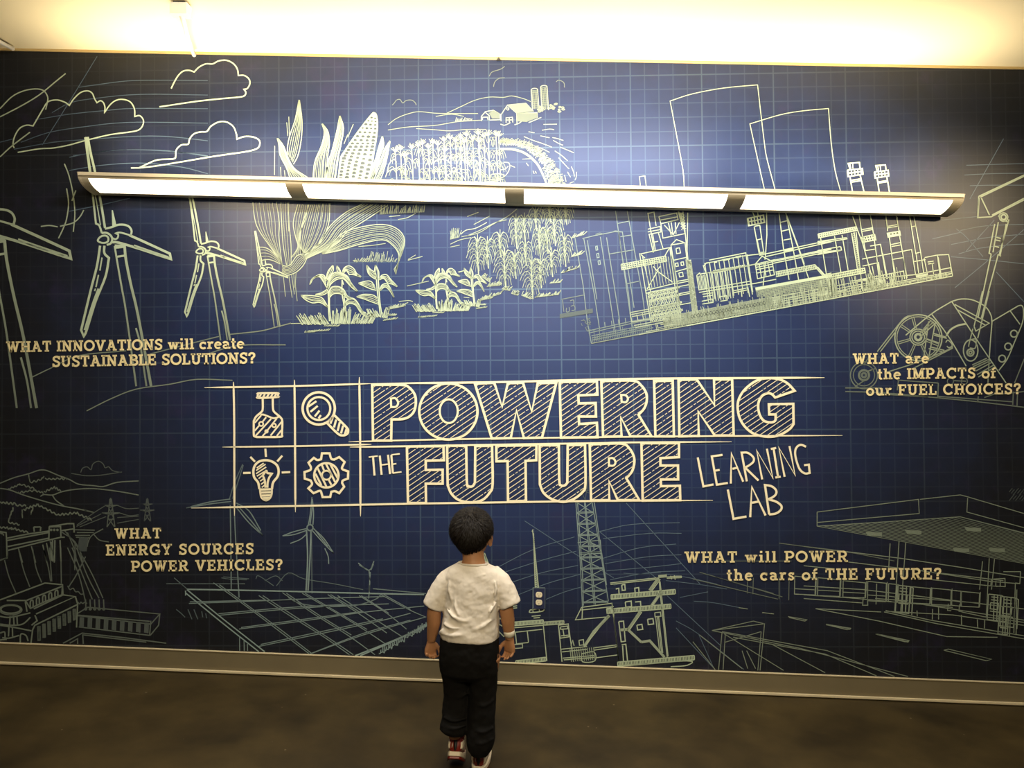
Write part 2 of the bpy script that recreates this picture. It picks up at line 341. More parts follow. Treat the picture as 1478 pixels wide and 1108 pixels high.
class Ink:
    """collects strokes of one drawing (points read off the photograph, carried onto the wall plane)"""
    def __init__(self, layer):
        self.v, self.f, self.a = [], [], []
        self.y = MY-0.0006-0.0004*layer
        self.crop(0, 0, 1); self.w, self.fade, self.step = 2.0, 1.0, 4
        self.mul = 1.0; self.rnd = random.Random(layer*31+5)
    def crop(self, x0, y0, s): self.c = (x0, y0, s); return self
    def parse(self, t):
        """'x,y x,y! ...' - a point marked ! is a corner"""
        if not isinstance(t, str): return [(p[0], p[1], False) for p in t]
        r = []
        for q in t.split():
            c = q.endswith('!'); x, y = q.rstrip('!').split(','); r.append((float(x), float(y), c))
        return r
    def photo(self, x, y):
        return self.c[0]+x/self.c[2], self.c[1]+y/self.c[2]
    def path(self, t, closed=False, smooth=True):
        r = self.parse(t)
        if not smooth: return [(x, y) for x, y, c in r]+([(r[0][0], r[0][1])] if closed else [])
        if closed:
            if not any(c for _, _, c in r): 
                o = catmull([(x, y) for x, y, c in r], True, self.step); return o+[o[0]]
            k = next(i for i, q in enumerate(r) if q[2]); r = r[k:]+r[:k]+[r[k]]
        runs, cur = [], []
        for x, y, c in r:
            cur.append((x, y))
            if c and len(cur) > 1: runs.append(cur); cur = [(x, y)]
        if len(cur) > 1: runs.append(cur)
        out = []
        for q in runs:
            s = catmull(q, False, self.step); out += s if not out else s[1:]
        return out
    def s(self, t, w=None, f=None, closed=False, smooth=True, f1=None, taper=0):
        """one stroke; w width in photo pixels, f strength of the ink, f1 strength at its end"""
        pts = [self.photo(*p) for p in self.path(t, closed, smooth)]
        self.ribbon(pts, self.w if w is None else w, self.fade if f is None else f, f1, taper, closed); return self
    def ss(self, many, **k):
        for t in many.split('|'): self.s(t.strip(), **k)
        return self
    def ribbon(self, pts, w, f, f1=None, taper=0, closed=False):
        q = [pts[0]]
        for p in pts[1:]:
            if math.hypot(p[0]-q[-1][0], p[1]-q[-1][1]) > 0.05: q.append(p)
        if len(q) < 2: return
        n = len(q); base = len(self.v); f = f*self.mul; f1 = None if f1 is None else f1*self.mul
        for i, p in enumerate(q):
            if closed and i in (0, n-1): a, b = q[n-2], q[1]
            else: a, b = q[max(i-1, 0)], q[min(i+1, n-1)]
            def unit(u, v):
                d = math.hypot(v[0]-u[0], v[1]-u[1]) or 1; return ((v[0]-u[0])/d, (v[1]-u[1])/d)
            d1 = unit(a, p) if a != p else unit(p, b); d2 = unit(p, b) if b != p else d1
            nx, ny = -(d1[1]+d2[1]), d1[0]+d2[0]; L = math.hypot(nx, ny)
            if L < 0.3: nx, ny, L = -d1[1], d1[0], 1.0; m = 1.0
            else: m = min(1.8, 2.0/L)
            nx, ny = nx/L, ny/L
            t = i/(n-1); ww = w*0.5*m
            if taper: ww *= min(1.0, 0.25+t*taper, 0.25+(1-t)*taper)
            ff = f if f1 is None else f+(f1-f)*t
            for sgn in (1, -1):
                P3 = at_y(p[0]+nx*ww*sgn, p[1]+ny*ww*sgn, self.y); self.v.append(P3); self.a.append(ff)
        for i in range(n-1):
            self.f.append((base+2*i, base+2*i+2, base+2*i+3, base+2*i+1))
    def fill(self, t, f=None, smooth=False):
        pts = [self.photo(*p) for p in self.path(t, True, smooth)][:-1]
        b = len(self.v)
        for p in pts: self.v.append(at_y(p[0], p[1], self.y-0.0001)); self.a.append(self.fade if f is None else f)
        self.f.append(tuple(range(b, b+len(pts))))
    def ring(self, cx, cy, rx, ry=None, w=None, f=None, n=28, a0=0, a1=360):
        ry = ry or rx; cl = (a1-a0) == 360
        pts = [(cx+rx*math.cos(math.radians(a0+(a1-a0)*i/n)), cy+ry*math.sin(math.radians(a0+(a1-a0)*i/n))) for i in range(n+1)]
        self.ribbon([self.photo(*p) for p in pts], self.w if w is None else w, self.fade if f is None else f, None, 0, cl); return self
    def hatch(self, polys, ang, gap, w, f=1.0, dash=0.25, inset=1.6):
        """parallel strokes clipped to polygons given in photo pixels (even-odd)"""
        ca, sa = math.cos(ang), math.sin(ang)
        rot = [[(x*ca+y*sa, -x*sa+y*ca) for x, y in p] for p in polys]
        lo = min(y for p in rot for _, y in p); hi = max(y for p in rot for _, y in p)
        y = lo+gap*0.6
        while y < hi:
            xs = []
            for p in rot:
                for (xa, ya), (xb, yb) in zip(p, p[1:]+p[:1]):
                    if (ya <= y) != (yb <= y): xs.append(xa+(y-ya)/(yb-ya)*(xb-xa))
            xs.sort()
            for a, b in zip(xs[::2], xs[1::2]):
                a += inset; b -= inset
                if b-a < 1.5: continue
                cuts = [a, b]
                if self.rnd.random() < dash and b-a > 8:
                    c = a+(b-a)*self.rnd.uniform(.2, .7); cuts = [a, c, c+2.2, min(c+6, b)]+([min(c+8, b), b] if c+8 < b else [])
                for u0, u1 in zip(cuts[::2], cuts[1::2]):
                    if u1-u0 > 0.6: self.ribbon([(u0*ca-y*sa, u0*sa+y*ca), (u1*ca-y*sa, u1*sa+y*ca)], w, f)
            y += gap
    def build(self, name, material, parent=None, label=None):
        me = bpy.data.meshes.new(name); me.from_pydata(self.v, [], self.f)
        at = me.attributes.new('ink', 'FLOAT', 'POINT'); at.data.foreach_set('value', self.a)
        me.materials.append(material)
        bm = bmesh.new(); bm.from_mesh(me)
        for fc in bm.faces:
            fc.normal_update()
            if fc.normal.y > 0: fc.normal_flip()
        bm.to_mesh(me); bm.free()
        o = link(bpy.data.objects.new(name, me), parent if parent is not None else MURAL)
        if label: o['label'] = label
        return o
# ------------------------------------------------------------------ the title block
R8 = 1478/180.0
def big_letter(parent, crop, outer, inner=None, f=1.0):
    k = Ink(12); k.crop(*crop)
    polys = []
    for t in ([outer] if inner is None else [outer, inner]):
        pth = k.path(t, True); polys.append([k.photo(*p) for p in pth[:-1]])
        k.s(t, w=3.5 if t is outer else 2.9, closed=True)
    k.hatch(polys, math.radians(-34.5), 6.4, 1.05, 0.85)
    return k.build('title_letter', INK_CREAM, parent)
def ellipse(cx, cy, rx, ry, n=24):
    return [(cx+rx*math.cos(2*math.pi*i/n), cy+ry*math.sin(2*math.pi*i/n)) for i in range(n)]
k = Ink(11)
k.w = 2.6
k.s('295,559.2 422,557 536,553.4', taper=6)
k.s('536,553.4 705,551.5 825,548.6 945,546.2 1100,545.3 1190,544.8', w=3.0, taper=8)
k.s('503,637.4 600,634.8 720,632.6 966,629.6 1216,628.2', w=2.3, taper=9)
k.s('321,645 422,643.7 485,642.3 536,641', w=2.4, taper=8)
k.s('505,645 560,644.2 705,641.7 860,639.3 900,638.4 1056,637.3', w=2.6, taper=8)
k.s('276,732.9 380,730.8 487,728.8 600,726.6 705,725 860,722.7 1029,721.8', w=2.8, taper=8)
k.s('337,551 338,600 338.2,660 338.4,744', w=2.9, taper=9); k.s('425,548 425.6,600 426,660 426.4,739', w=2.9, taper=9); k.s('518.6,544 519.4,600 520,660 520.3,745', w=3.0, taper=9)
TITLE = k.build('title_frame', INK_CREAM)
big_letter(TITLE, (525, 540, R8), '100,125! 440,125 530,150 600,230 618,320 600,430 540,500 460,530 330,535! 325,785! 110,785!', '322,288! 375,284 408,335 385,382 325,388!')
big_letter(TITLE, (525, 540, R8), ellipse(1003, 441, 345, 332), ellipse(1007, 437, 107, 140))
big_letter(TITLE, (680, 540, R8), '45,110! 275,100! 368,385! 435,105! 615,100! 718,440! 790,105! 1010,100! 840,750! 625,755! 538,430! 470,755! 245,760!')
big_letter(TITLE, (680, 540, R8), '1050,90! 1490,85! 1497,240! 1270,250! 1275,345! 1475,340! 1480,500! 1275,500! 1280,590! 1490,575! 1500,745! 1065,750!')
big_letter(TITLE, (840, 540, R8), '230,80! 600,75 700,130 760,220 768,310 740,400 670,480! 825,735! 575,735! 460,510! 470,735! 250,740!', '465,245! 520,250 545,290 520,330 470,325!')
big_letter(TITLE, (840, 540, R8), '855,80! 1075,75! 1090,735! 870,735!')
big_letter(TITLE, (980, 540, R8), '-5,65! 210,60! 420,365! 415,60! 630,60! 648,725! 425,725! 228,440! 235,730! 5,735!')
big_letter(TITLE, (980, 540, R8), '1370,195! 1290,110 1190,60 1060,45 920,75 790,170 715,280 695,390 720,520 790,630 900,710 1060,740 1190,720 1310,650 1358,590! 1355,350! 1065,355! 1070,475! 1145,475! 1140,550 1080,570 1000,545 950,460 940,350 980,260 1050,225 1100,235 1140,275!')
big_letter(TITLE, (525, 632, R8), '512,100! 945,95! 950,262! 735,268! 735,378! 935,375! 935,540! 735,540! 738,770! 525,770!')
big_letter(TITLE, (525, 632, R8), '988,90! 1215,92! 1222,520 1245,570 1290,570 1318,530! 1322,95! 1520,90! 1528,540 1490,650 1403,735 1270,762 1130,735 1040,660 995,560!')
big_letter(TITLE, (680, 632, R8), '298,90! 775,85! 772,262! 645,270! 650,745! 437,750! 432,272! 300,275!')
big_letter(TITLE, (680, 632, R8), '812,85! 1040,85! 1045,500 1065,560 1110,560 1140,530! 1145,85! 1350,80! 1355,540 1320,640 1210,725 1090,755 960,725 860,650 815,550!')
big_letter(TITLE, (840, 632, R8), '92,75! 460,65 560,120 615,220 618,310 590,400 525,475! 680,735! 425,735! 320,510! 325,735! 108,740!', '320,240! 370,240 398,285 375,325 320,325!')
big_letter(TITLE, (840, 632, R8), '705,60! 1150,60! 1150,225! 930,238! 930,325! 1138,325! 1140,490! 935,490! 935,570! 1160,565! 1165,735! 720,740!')
k = Ink(12).crop(520, 640, 18.46); k.w = 2.9
k.ss('340,350 380,850|520,320 568,830|740,298 792,808|828,300 868,790', smooth=False)
k.w = 2.0; k.ss('225,360 462,330|560,570 740,545|830,300 1052,272|870,548 962,532|865,785 1100,752', smooth=False)
k.build('handwritten_word', INK_CREAM, TITLE)
k = Ink(12).crop(1000, 635, R8); k.w = 3.0
k.ss('58,205 125,548! 245,525|352,174 225,193! 285,528! 415,507|260,362 318,352|450,514 457,155! 597,492|470,340 528,325|640,488 578,148! 650,150 715,200 720,250 680,290 620,325! 778,478|822,465 757,122! 948,448! 878,102|925,105 988,92|957,100 1010,437|978,442 1042,432|1088,434 1020,88! 1212,415! 1145,70|1342,78 1280,55 1230,85 1212,150 1230,250 1270,350 1330,395 1385,388! 1375,290! 1318,297')
k.build('handwritten_word', INK_CREAM, TITLE)
k = Ink(12).crop(1000, 635, R8); k.w = 3.2
k.ss('415,585 482,932! 636,905|680,912 700,555! 862,892|700,742 775,728|905,880 855,533! 930,545 985,590 985,640 940,680 890,700! 990,730 1050,780 1040,830 980,870 905,880!')
k.build('handwritten_word', INK_CREAM, TITLE)
# icons in the four boxes
k = Ink(12).crop(330, 545, 11.08); k.w = 3.0
k.s('470,265 490,248 770,245 788,262 786,298 770,310 482,322 466,305', closed=True)
k.ss('488,312 520,262|550,312 580,262|612,308 645,258|675,306 705,256|735,304 762,254', w=2.6)
k.s('545,325 545,500 520,550 440,620 402,690! 402,900 415,935 450,948! 820,945 852,915! 858,700 835,640 780,590 725,540 708,480 705,320')
k.s('510,588 560,590 640,620 710,645 760,640 800,625', w=2.6)
k.w = 2.3; k.ss('420,720 520,600|415,850 490,762|545,700 600,630|430,930 680,655|540,935 590,880|620,840 770,650|670,925 850,700|770,930 850,830')
k.ring(520, 738, 33, w=2.2); k.ring(727, 762, 29, w=2.2); k.ring(605, 857, 16, w=3)
k.build('flask_icon', INK_CREAM, TITLE)
k = Ink(12).crop(425, 545, 11.08)
k.ring(388, 490, 258, w=3.5, n=40); k.ring(390, 492, 183, w=3.1, n=36); k.w = 2.9
k.ss('225,460 350,375|255,545 372,450|325,618 400,525|385,650 422,598', smooth=False)
k.s('520,722 690,890 770,922 840,900 858,850 830,790 640,600', w=3.3); k.s('525,720 628,612', w=3.0)
k.ss('575,735 610,640|632,795 668,668|690,850 725,712|745,890 778,765|805,905 835,815', w=3.0, smooth=False)
k.build('magnifier_icon', INK_CREAM, TITLE)
k = Ink(12).crop(330, 640, 11.08)
k.s('492,725 470,620 410,540 395,440 420,350 490,285 600,265 700,290 775,350 800,440 780,530 712,620 692,725', w=3.4)
k.w = 3.0; k.ss('587,80 597,212|347,212 422,290|858,192 778,285|232,470 352,467|848,462 985,455', smooth=False)
k.s('590,705 575,580 545,510! 600,435 620,470 692,480! 650,540 625,620 620,705', w=3.0)
k.w = 1.9; k.ss('450,390 560,312|440,430 590,330|440,480 600,375|452,520 600,432|480,560 560,490|505,600 572,550|520,650 580,602|530,700 588,655', smooth=False)
k.w = 3.2; k.ss('498,735 692,728|508,782 688,776|520,832 682,825|545,872 655,868|580,900 622,900', smooth=False)
k.s('500,722 508,800 530,870 600,908 662,870 690,800 692,722', w=2.6)
k.build('light_bulb_icon', INK_CREAM, TITLE)
k = Ink(12).crop(425, 640, 11.08)
k.s('440,155! 562,155! 588,240 635,255! 715,215! 803,295! 760,385 775,415! 860,445! 855,560! 775,590 762,630! 795,690! 715,792! 650,760 590,770! 572,853! 450,855! 420,760 380,760! 305,792! 222,715! 280,650 260,590! 165,560! 160,455! 255,420 262,370! 225,305! 310,228! 365,262 425,250!', w=3.2, closed=True)
k.ring(510, 507, 195, w=3.2, n=36); k.ring(512, 505, 72, w=2.6, n=24); k.w = 2.8
k.ss('335,480 430,665|372,395 512,690|440,345 480,450|545,572 590,660|505,325 650,615|575,335 695,560', smooth=False)
k.build('gear_icon', INK_CREAM, TITLE)

# ------------------------------------------------------------------ the four questions, in a slab-serif alphabet
def b_(x0, x1, y, w=.15): return ((x0, y), (x1, y), w)
def st(x, y0=0, y1=1): return ((x, y0), (x, y1), .2)
def arc(cx, cy, rx, ry, a0, a1, n=14, w=.19):
    return tuple((cx+rx*math.cos(math.radians(a0+(a1-a0)*i/n)), cy+ry*math.sin(math.radians(a0+(a1-a0)*i/n))) for i in range(n+1))+(w,)
T_, B_ = .925, .075
GL = {
 ' ': (.42, []),
 'I': (.44, [st(.22), b_(.02, .42, T_), b_(.02, .42, B_)]),
 'H': (.98, [st(.22), st(.76), b_(.22, .76, .5), b_(.02, .42, T_), b_(.02, .42, B_), b_(.56, .96, T_), b_(.56, .96, B_)]),
 'N': (1.0, [((.22, 0), (.22, 1), .17), ((.20, .98), (.78, .02), .2), ((.78, 0), (.78, 1), .17), b_(.0, .3, T_), b_(.02, .42, B_), b_(.58, .98, T_)]),
 'M': (1.16, [((.22, 0), (.22, 1), .17), ((.24, .98), (.58, .1), .19), ((.58, .1), (.92, .98), .19), ((.94, 0), (.94, 1), .19), b_(.0, .3, T_), b_(.02, .42, B_), b_(.86, 1.16, T_), b_(.74, 1.14, B_)]),
 'W': (1.28, [((.18, .98), (.42, .02), .2), ((.42, .02), (.64, .86), .17), ((.64, .86), (.86, .02), .19), ((.86, .02), (1.1, .98), .18), b_(.0, .38, T_), b_(.9, 1.28, T_), b_(.52, .76, T_)]),
 'V': (.98, [((.18, .98), (.48, .02), .2), ((.48, .02), (.8, .98), .18), b_(.0, .38, T_), b_(.6, .98, T_)]),
 'Y': (.94, [((.16, .98), (.47, .45), .2), ((.47, .45), (.78, .98), .18), st(.47, 0, .5), b_(.0, .36, T_), b_(.58, .94, T_), b_(.27, .67, B_)]),
 'A': (1.0, [((.2, .02), (.48, .98), .18), ((.48, .98), (.8, .02), .2), b_(.28, .7, .34), b_(.02, .38, B_), b_(.62, .98, B_), b_(.28, .5, T_)]),
 'T': (.86, [st(.43), b_(.04, .82, T_), b_(.23, .63, B_), ((.1, 1), (.1, .66), .13), ((.76, 1), (.76, .66), .13)]),
 'L': (.78, [st(.22), b_(.02, .42, T_), b_(.02, .74, B_), ((.68, 0), (.68, .36), .13)]),
 'E': (.84, [st(.22), b_(.02, .76, T_), b_(.02, .78, B_), b_(.22, .58, .51), ((.7, 1), (.7, .68), .13), ((.73, 0), (.73, .34), .13), ((.55, .38), (.55, .64), .11)]),
 'F': (.8, [st(.22), b_(.02, .76, T_), b_(.02, .46, B_), b_(.22, .58, .49), ((.7, 1), (.7, .66), .13), ((.55, .36), (.55, .62), .11)]),
 'P': (.84, [st(.22), b_(.02, .5, T_), b_(.02, .46, B_), arc(.48, .68, .27, .245, 90, -90), b_(.22, .5, .435)]),
 'B': (.86, [st(.22), b_(.02, .5, T_), b_(.02, .5, B_), arc(.47, .72, .24, .205, 90, -90), arc(.5, .295, .27, .22, 90, -90), b_(.22, .5, .515)]),
 'R': (.94, [st(.22), b_(.02, .5, T_), b_(.02, .42, B_), arc(.48, .7, .26, .225, 90, -90), b_(.22, .5, .475), ((.5, .46), (.74, .06), .19), b_(.64, .92, B_)]),
 'O': (1.04, [arc(.52, .5, .41, .42, 0, 360, 28)]),
 'C': (.96, [arc(.52, .5, .41, .42, 42, 322, 22), ((.83, .98), (.83, .62), .13)]),
 'G': (1.02, [arc(.52, .5, .41, .42, 45, 345, 22), ((.84, .98), (.84, .64), .13), ((.84, .02), (.84, .42), .17), b_(.56, .96, .42)]),
 'S': (.78, [tuple(catmull([(.66, .74), (.56, .9), (.36, .92), (.19, .82), (.18, .66), (.34, .54), (.52, .46), (.64, .34), (.6, .16), (.42, .07), (.24, .1), (.12, .26)], False, 3))+(.18,), ((.68, .98), (.68, .68), .12), ((.11, .02), (.11, .32), .12)]),
 'U': (.96, [tuple([(.22, .98), (.22, .4)])+(.2,), arc(.48, .36, .26, .27, 180, 360), ((.74, .36), (.74, .98), .18), b_(.02, .42, T_), b_(.55, .94, T_)]),
 '?': (.72, [tuple(catmull([(.12, .68), (.17, .86), (.36, .92), (.54, .86), (.57, .68), (.46, .54), (.36, .46), (.35, .28)], False, 3))+(.19,), ((.35, .0), (.35, .2), .22)]),
 'w': (1.04, [((.15, .66), (.33, .03), .19), ((.33, .03), (.51, .6), .16), ((.51, .6), (.7, .03), .18), ((.7, .03), (.89, .66), .17), b_(.0, .32, .62, .13), b_(.72, 1.04, .62, .13), b_(.4, .62, .62, .13)]),
 'i': (.44, [st(.23, 0, .68), b_(.04, .24, .62, .13), b_(.03, .43, B_, .14), ((.22, .84), (.22, 1.02), .2)]),
 'l': (.44, [st(.23), b_(.04, .24, .93, .13), b_(.03, .43, B_, .14)]),
 't': (.52, [tuple([(.24, .94), (.24, .2)])+(.19,), arc(.36, .2, .12, .13, 180, 310), b_(.04, .46, .62, .13)]),
 'h': (.86, [((.22, 0), (.22, 1), .19), b_(.03, .24, .93, .13), b_(.02, .4, B_, .14), arc(.43, .4, .21, .21, 165, 0), ((.64, .42), (.64, 0), .19), b_(.48, .84, B_, .14)]),
 'e': (.72, [arc(.37, .33, .26, .27, 0, 318, 20, .17), b_(.13, .62, .36, .12)]),
 'o': (.76, [arc(.38, .33, .28, .27, 0, 360, 22, .18)]),
 'c': (.7, [arc(.38, .33, .27, .27, 45, 318, 18, .18), ((.57, .66), (.57, .42), .12)]),
 'a': (.78, [tuple(catmull([(.12, .5), (.2, .6), (.38, .61), (.52, .54), (.55, .4), (.55, .08)], False, 3))+(.18,), arc(.34, .2, .2, .145, 0, 360, 14, .15), b_(.5, .76, B_, .14)]),
 'r': (.62, [st(.22, 0, .66), b_(.04, .24, .62, .13), b_(.02, .44, B_, .14), arc(.45, .36, .22, .24, 165, 55, 8)]),
 's': (.62, [tuple(catmull([(.5, .46), (.4, .6), (.24, .6), (.15, .5), (.22, .4), (.38, .32), (.5, .2), (.42, .08), (.26, .06), (.12, .18)], False, 3))+(.15,), ((.52, .66), (.52, .46), .1), ((.1, 0), (.1, .2), .1)]),
 'f': (.54, [((.23, 0), (.23, .7), .19), arc(.4, .74, .17, .19, 180, 60, 8, .17), b_(.04, .5, .62, .13), b_(.03, .45, B_, .14)]),
 'u': (.86, [((.2, .66), (.2, .26), .19), arc(.41, .27, .21, .2, 180, 350), ((.62, 0), (.62, .66), .19), b_(.02, .22, .62, .13), b_(.44, .64, .62, .13), b_(.62, .84, B_, .14)]),
}
def text_line(root, s, x0, y0, x1, y1, h, layer=13):
    """set s with its baseline from (x0,y0) to (x1,y1) and capitals h tall, all in photo pixels; one mesh per word"""
    k = Ink(layer)
    adv = sum(GL[c][0] for c in s); L = math.hypot(x1-x0, y1-y0); tr = (L/h-adv)/max(1, len(s)-1)
    sx = 1.0
    if abs(tr) > 0.12: sx = L/h/(adv+0.1*len(s)); tr = 0.1*sx
    ux, uy = (x1-x0)/L, (y1-y0)/L; vx, vy = uy, -ux
    cur = 0.0
    for c in s+' ':
        a, strokes = GL[c]
        if c == ' ' and k.v: k.build('word', INK_TEXT, root); k = Ink(layer)
        for q in strokes:
            pts, wd = q[:-1], q[-1]
            k.ribbon([(x0+((cur+px*sx)*ux+py*vx)*h, y0+((cur+px*sx)*uy+py*vy)*h) for px, py in pts], wd*h*1.02, 1.0,
                     closed=(math.hypot(pts[0][0]-pts[-1][0], pts[0][1]-pts[-1][1]) < 1e-6))
        cur += a*sx+tr
for lines in (
    (('WHAT INNOVATIONS will create', 9, 508.3, 352.8, 502.6, 15.6), ('SUSTAINABLE SOLUTIONS?', 75, 529.6, 369.5, 524.2, 16)),
    (('WHAT are', 1231, 525.3, 1341, 523.9, 15.4), ('the IMPACTS of', 1266, 547.3, 1438, 545.6, 15.6), ('our FUEL CHOICES?', 1250, 570.6, 1474, 568.6, 15.6)),
    (('WHAT', 165.3, 777.4, 234.8, 776.6, 15.2), ('ENERGY SOURCES', 152.5, 801.5, 366.5, 799.3, 15.8), ('POWER VEHICLES?', 188.8, 824.9, 408.5, 822.3, 15.8)),
    (('WHAT will POWER', 988, 812.0, 1226, 810.7, 16.2), ('the cars of THE FUTURE?', 1048.5, 837.6, 1359.5, 835.8, 16.6))):
    root = empty('question_text', (0, 0, 0), MURAL)
    for a in lines: text_line(root, *a)
# ------------------------------------------------------------------ clouds, wind lines
A0 = (0, 60, 3.517)
def cloud(t, w, f=0.95, crop=A0, ink=None):
    k = Ink(3).crop(*crop); k.ss(t, w=w, f=f); k.build('cloud_drawing', ink or INK_SAGE)
cloud('869,238 885,205 905,172 930,150 960,146 986,154! 1010,130 1045,113 1080,113 1110,98 1150,95 1185,112 1205,140 1210,172! 1240,172 1264,190 1268,215 1255,238 1238,242! 1248,258 1240,275 1210,282 1120,290 1000,303 870,322 810,331', 1.9)
cloud('72,540 66,520 75,480 100,440 135,424 168,428! 190,390 232,318! 250,302 290,296 330,308 352,324! 375,290 410,258 445,250 468,262 480,290 492,310! 510,300 525,310 533,335 530,362! 555,325 585,300 620,293 660,305 682,340 684,380! 710,376 728,400 722,430 700,450 650,460 560,472 440,500 350,525 270,540 200,544 90,562', 1.8, 0.8)
cloud('665,641 705,641! 745,622 800,600 880,595 892,580 895,550 920,525 955,520 962,495 985,468 1020,458 1050,456 1070,430 1110,408 1150,408 1185,432 1200,470 1203,495! 1240,482 1285,484 1315,500 1318,525 1300,545 1240,560 1100,580 950,605 800,630 705,641', 1.9)
k = Ink(3).crop(*A0); k.w = 1.7
k.ss('0,340 60,280 120,250 180,240 220,248 240,275 242,300 232,345|0,382 110,325 200,270 280,205 333,162|0,585 60,530 152,460', f=.62)
k.build('sun_drawing', INK_SAGE)
k = Ink(3).crop(*A0); k.w = 1.7
k.ss('327,620 350,680 370,770 380,870 372,965|338,745 348,820 338,900 320,950 297,998|425,855 405,890 370,920 305,937|207,938 250,933 293,940|385,755 365,808', f=.62)
k.build('wind_stroke_drawing', INK_SAGE)
k = Ink(1); k.w = 1.0
k.crop(0, 0, 4.923).ss('560,620 700,600 900,575 1100,570 1477,572|370,800 500,730 690,697 1000,670 1477,675|250,850 500,810 750,785 960,770 1477,772|150,1010 350,940 600,900 850,872 1100,868 1477,875|100,1060 380,1010 630,990 960,968 1200,970 1477,1000|520,1105 800,1068 1000,1065 1250,1078 1477,1105|300,1030 470,760 690,400|0,1010 100,985', f=.26)
k.build('wind_contour_drawing', INK_BLUE)
k = Ink(1); k.w = 1.0
k.crop(100, 210, 7.385).ss('0,125 200,85 500,50 800,45 1100,60 1477,115|0,265 300,215 600,190 850,190 1200,230 1477,300|0,700 300,640 650,560', f=.34)
k.build('wind_contour_drawing', INK_BLUE)
k = Ink(1); k.w = 1.0
k.crop(1278, 300, 7.385).ss('800,240 1000,200 1160,185 1477,175|700,390 900,350 1130,310 1477,280|780,490 1000,430 1300,395 1477,385|700,520 1100,555 1477,595|850,470 1160,130|750,220 860,310 1040,520|740,850 1080,570 1477,230|1180,680 1477,1000|600,130 800,110 1000,90|500,330 800,260', f=.33)
k.build('wind_contour_drawing', INK_BLUE)
k = Ink(1); k.w = 1.0
k.crop(1100, 200, 3.902).ss('1170,340 1360,0|1140,205 1300,197 1477,195|1170,265 1300,262 1477,262|1150,150 1477,140', f=.33)
k.build('wind_contour_drawing', INK_BLUE)
k = Ink(1); k.w = 1.0
k.crop(680, 700, 3.887).ss('130,470 350,360 580,290|150,500 400,420 590,370|180,560 400,490 600,450|250,620 430,550 610,500|420,640 520,600 620,570|720,260 900,220 1170,210|740,300 1000,270 1180,270|740,410 950,350 1150,330|750,440 1000,400 1180,390|760,480 1000,460 1180,440|780,530 1000,490 1200,480|300,200 560,370 800,520|720,260 1050,530|870,100 1190,450 1290,560|1100,620 1400,900|800,560 1000,520|1150,800 1360,1025', f=.42, w=.9)
k.build('wind_contour_drawing', INK_BLUE)
k = Ink(1); k.w = 1.0
k.crop(900, 820, 7.385).ss('0,50 150,60 400,40|450,60 700,100 1000,170|560,560 800,700 1280,1075|800,700 960,1060|450,130 800,170 1100,220|600,310 900,250|750,350 950,365 1300,430', f=.36, w=.9)
k.build('wind_contour_drawing', INK_BLUE)

# ------------------------------------------------------------------ the row of wind turbines on the hills
A2 = (0, 280, 3.517)
def wind_turbine(hx, hy, sc, f, tower_end, layer=4, up=True):
    """hx,hy: hub in photo pixels; the drawing is the same one at four sizes"""
    k = Ink(layer); 
    def at(x, y): return hx+(x-530)/3.517*sc, hy+(y-230)/3.517*sc
    k.photo = at
    wd = (2.9 if sc > .9 else 2.3 if sc > .5 else 1.5)*(1.15 if sc > 1.2 else 1)
    def S(t, w=1.0, f0=f, **q): k.ss(t, w=wd*w, f=f0, **q)
    # upper blade
    S('432,-288! 445,-190 468,-18 487,150! 504,160 517,198', .95); S('445,-290! 462,-200 483,-110 515,60 533,172', 1.15); S('440,-280 462,-110 490,40 510,158', .5)
    k.fill('432,-290 447,-290 452,-255 438,-255', f)
    # nacelle and mast
    S('533,176 566,168 600,156 632,156 656,166 668,187 664,210', 1.0); S('664,210 637,202 608,195 587,199! 600,206 597,222 585,229 573,224', .85)
    k.fill('567,82 573,82 592,162 570,166', f)
    # spinner and hub
    S('497,238 504,222 520,212 540,212 550,224 546,242 522,248', .9, closed=True); S('516,198 538,196 560,208 570,228 562,250 542,258', 1.0)
    # right blade
    S('656,208 760,255 862,302! 868,330! 800,308 690,272 600,246 570,244', 1.2); S('680,262 760,290 855,322', 1.2)
    # lower blade
    S('508,262 492,365 460,490 412,690! 425,722! 440,690 485,545 535,420 553,324! 530,300 530,262', 1.15)
    S('518,322 507,388|500,410 487,472|485,480 480,492', .7); S('430,690 470,560 500,480', 1.0)
    # tower
    ty = tower_end
    S('582,264 594,337 617,470 640,600 %g,%g' % (640+(ty-600)*.137, ty), .9, f1=f*.45)
    S('632,262 640,337 665,462 700,612 %g,%g' % (700+(ty-612)*.185, ty), 1.3, f1=f*.5)
    S('690,680 712,765 %g,%g' % (712+(ty-765)*.15, ty), .9, f0=f*.7, f1=f*.4)
    k.fill('582,256 634,256 634,272 584,278', f); S('594,318 632,312', 1.0)
    k.build('wind_turbine_drawing', INK_SAGE)
wind_turbine(530/3.517, 280+230/3.517, 1.0, .82, 975)
wind_turbine(1018/3.517, 280+290/3.517, .67, .82, 905)
wind_turbine(1330/3.517, 280+385/3.517, .382, .8, 985)
wind_turbine(-123/3.517, 280+185/3.517, 1.43, .66, 860)
k = Ink(2).crop(*A2); k.w = 1.5
k.ss('160,930 260,882 400,820 640,795|760,812 1000,750 1112,722|1165,712 1320,695 1400,675 1477,655|440,1100 560,1040 690,990 860,965 1000,940 1180,945|1000,830 1200,770 1450,765', f=.34)
k.build('hill_drawing', INK_SAGE)

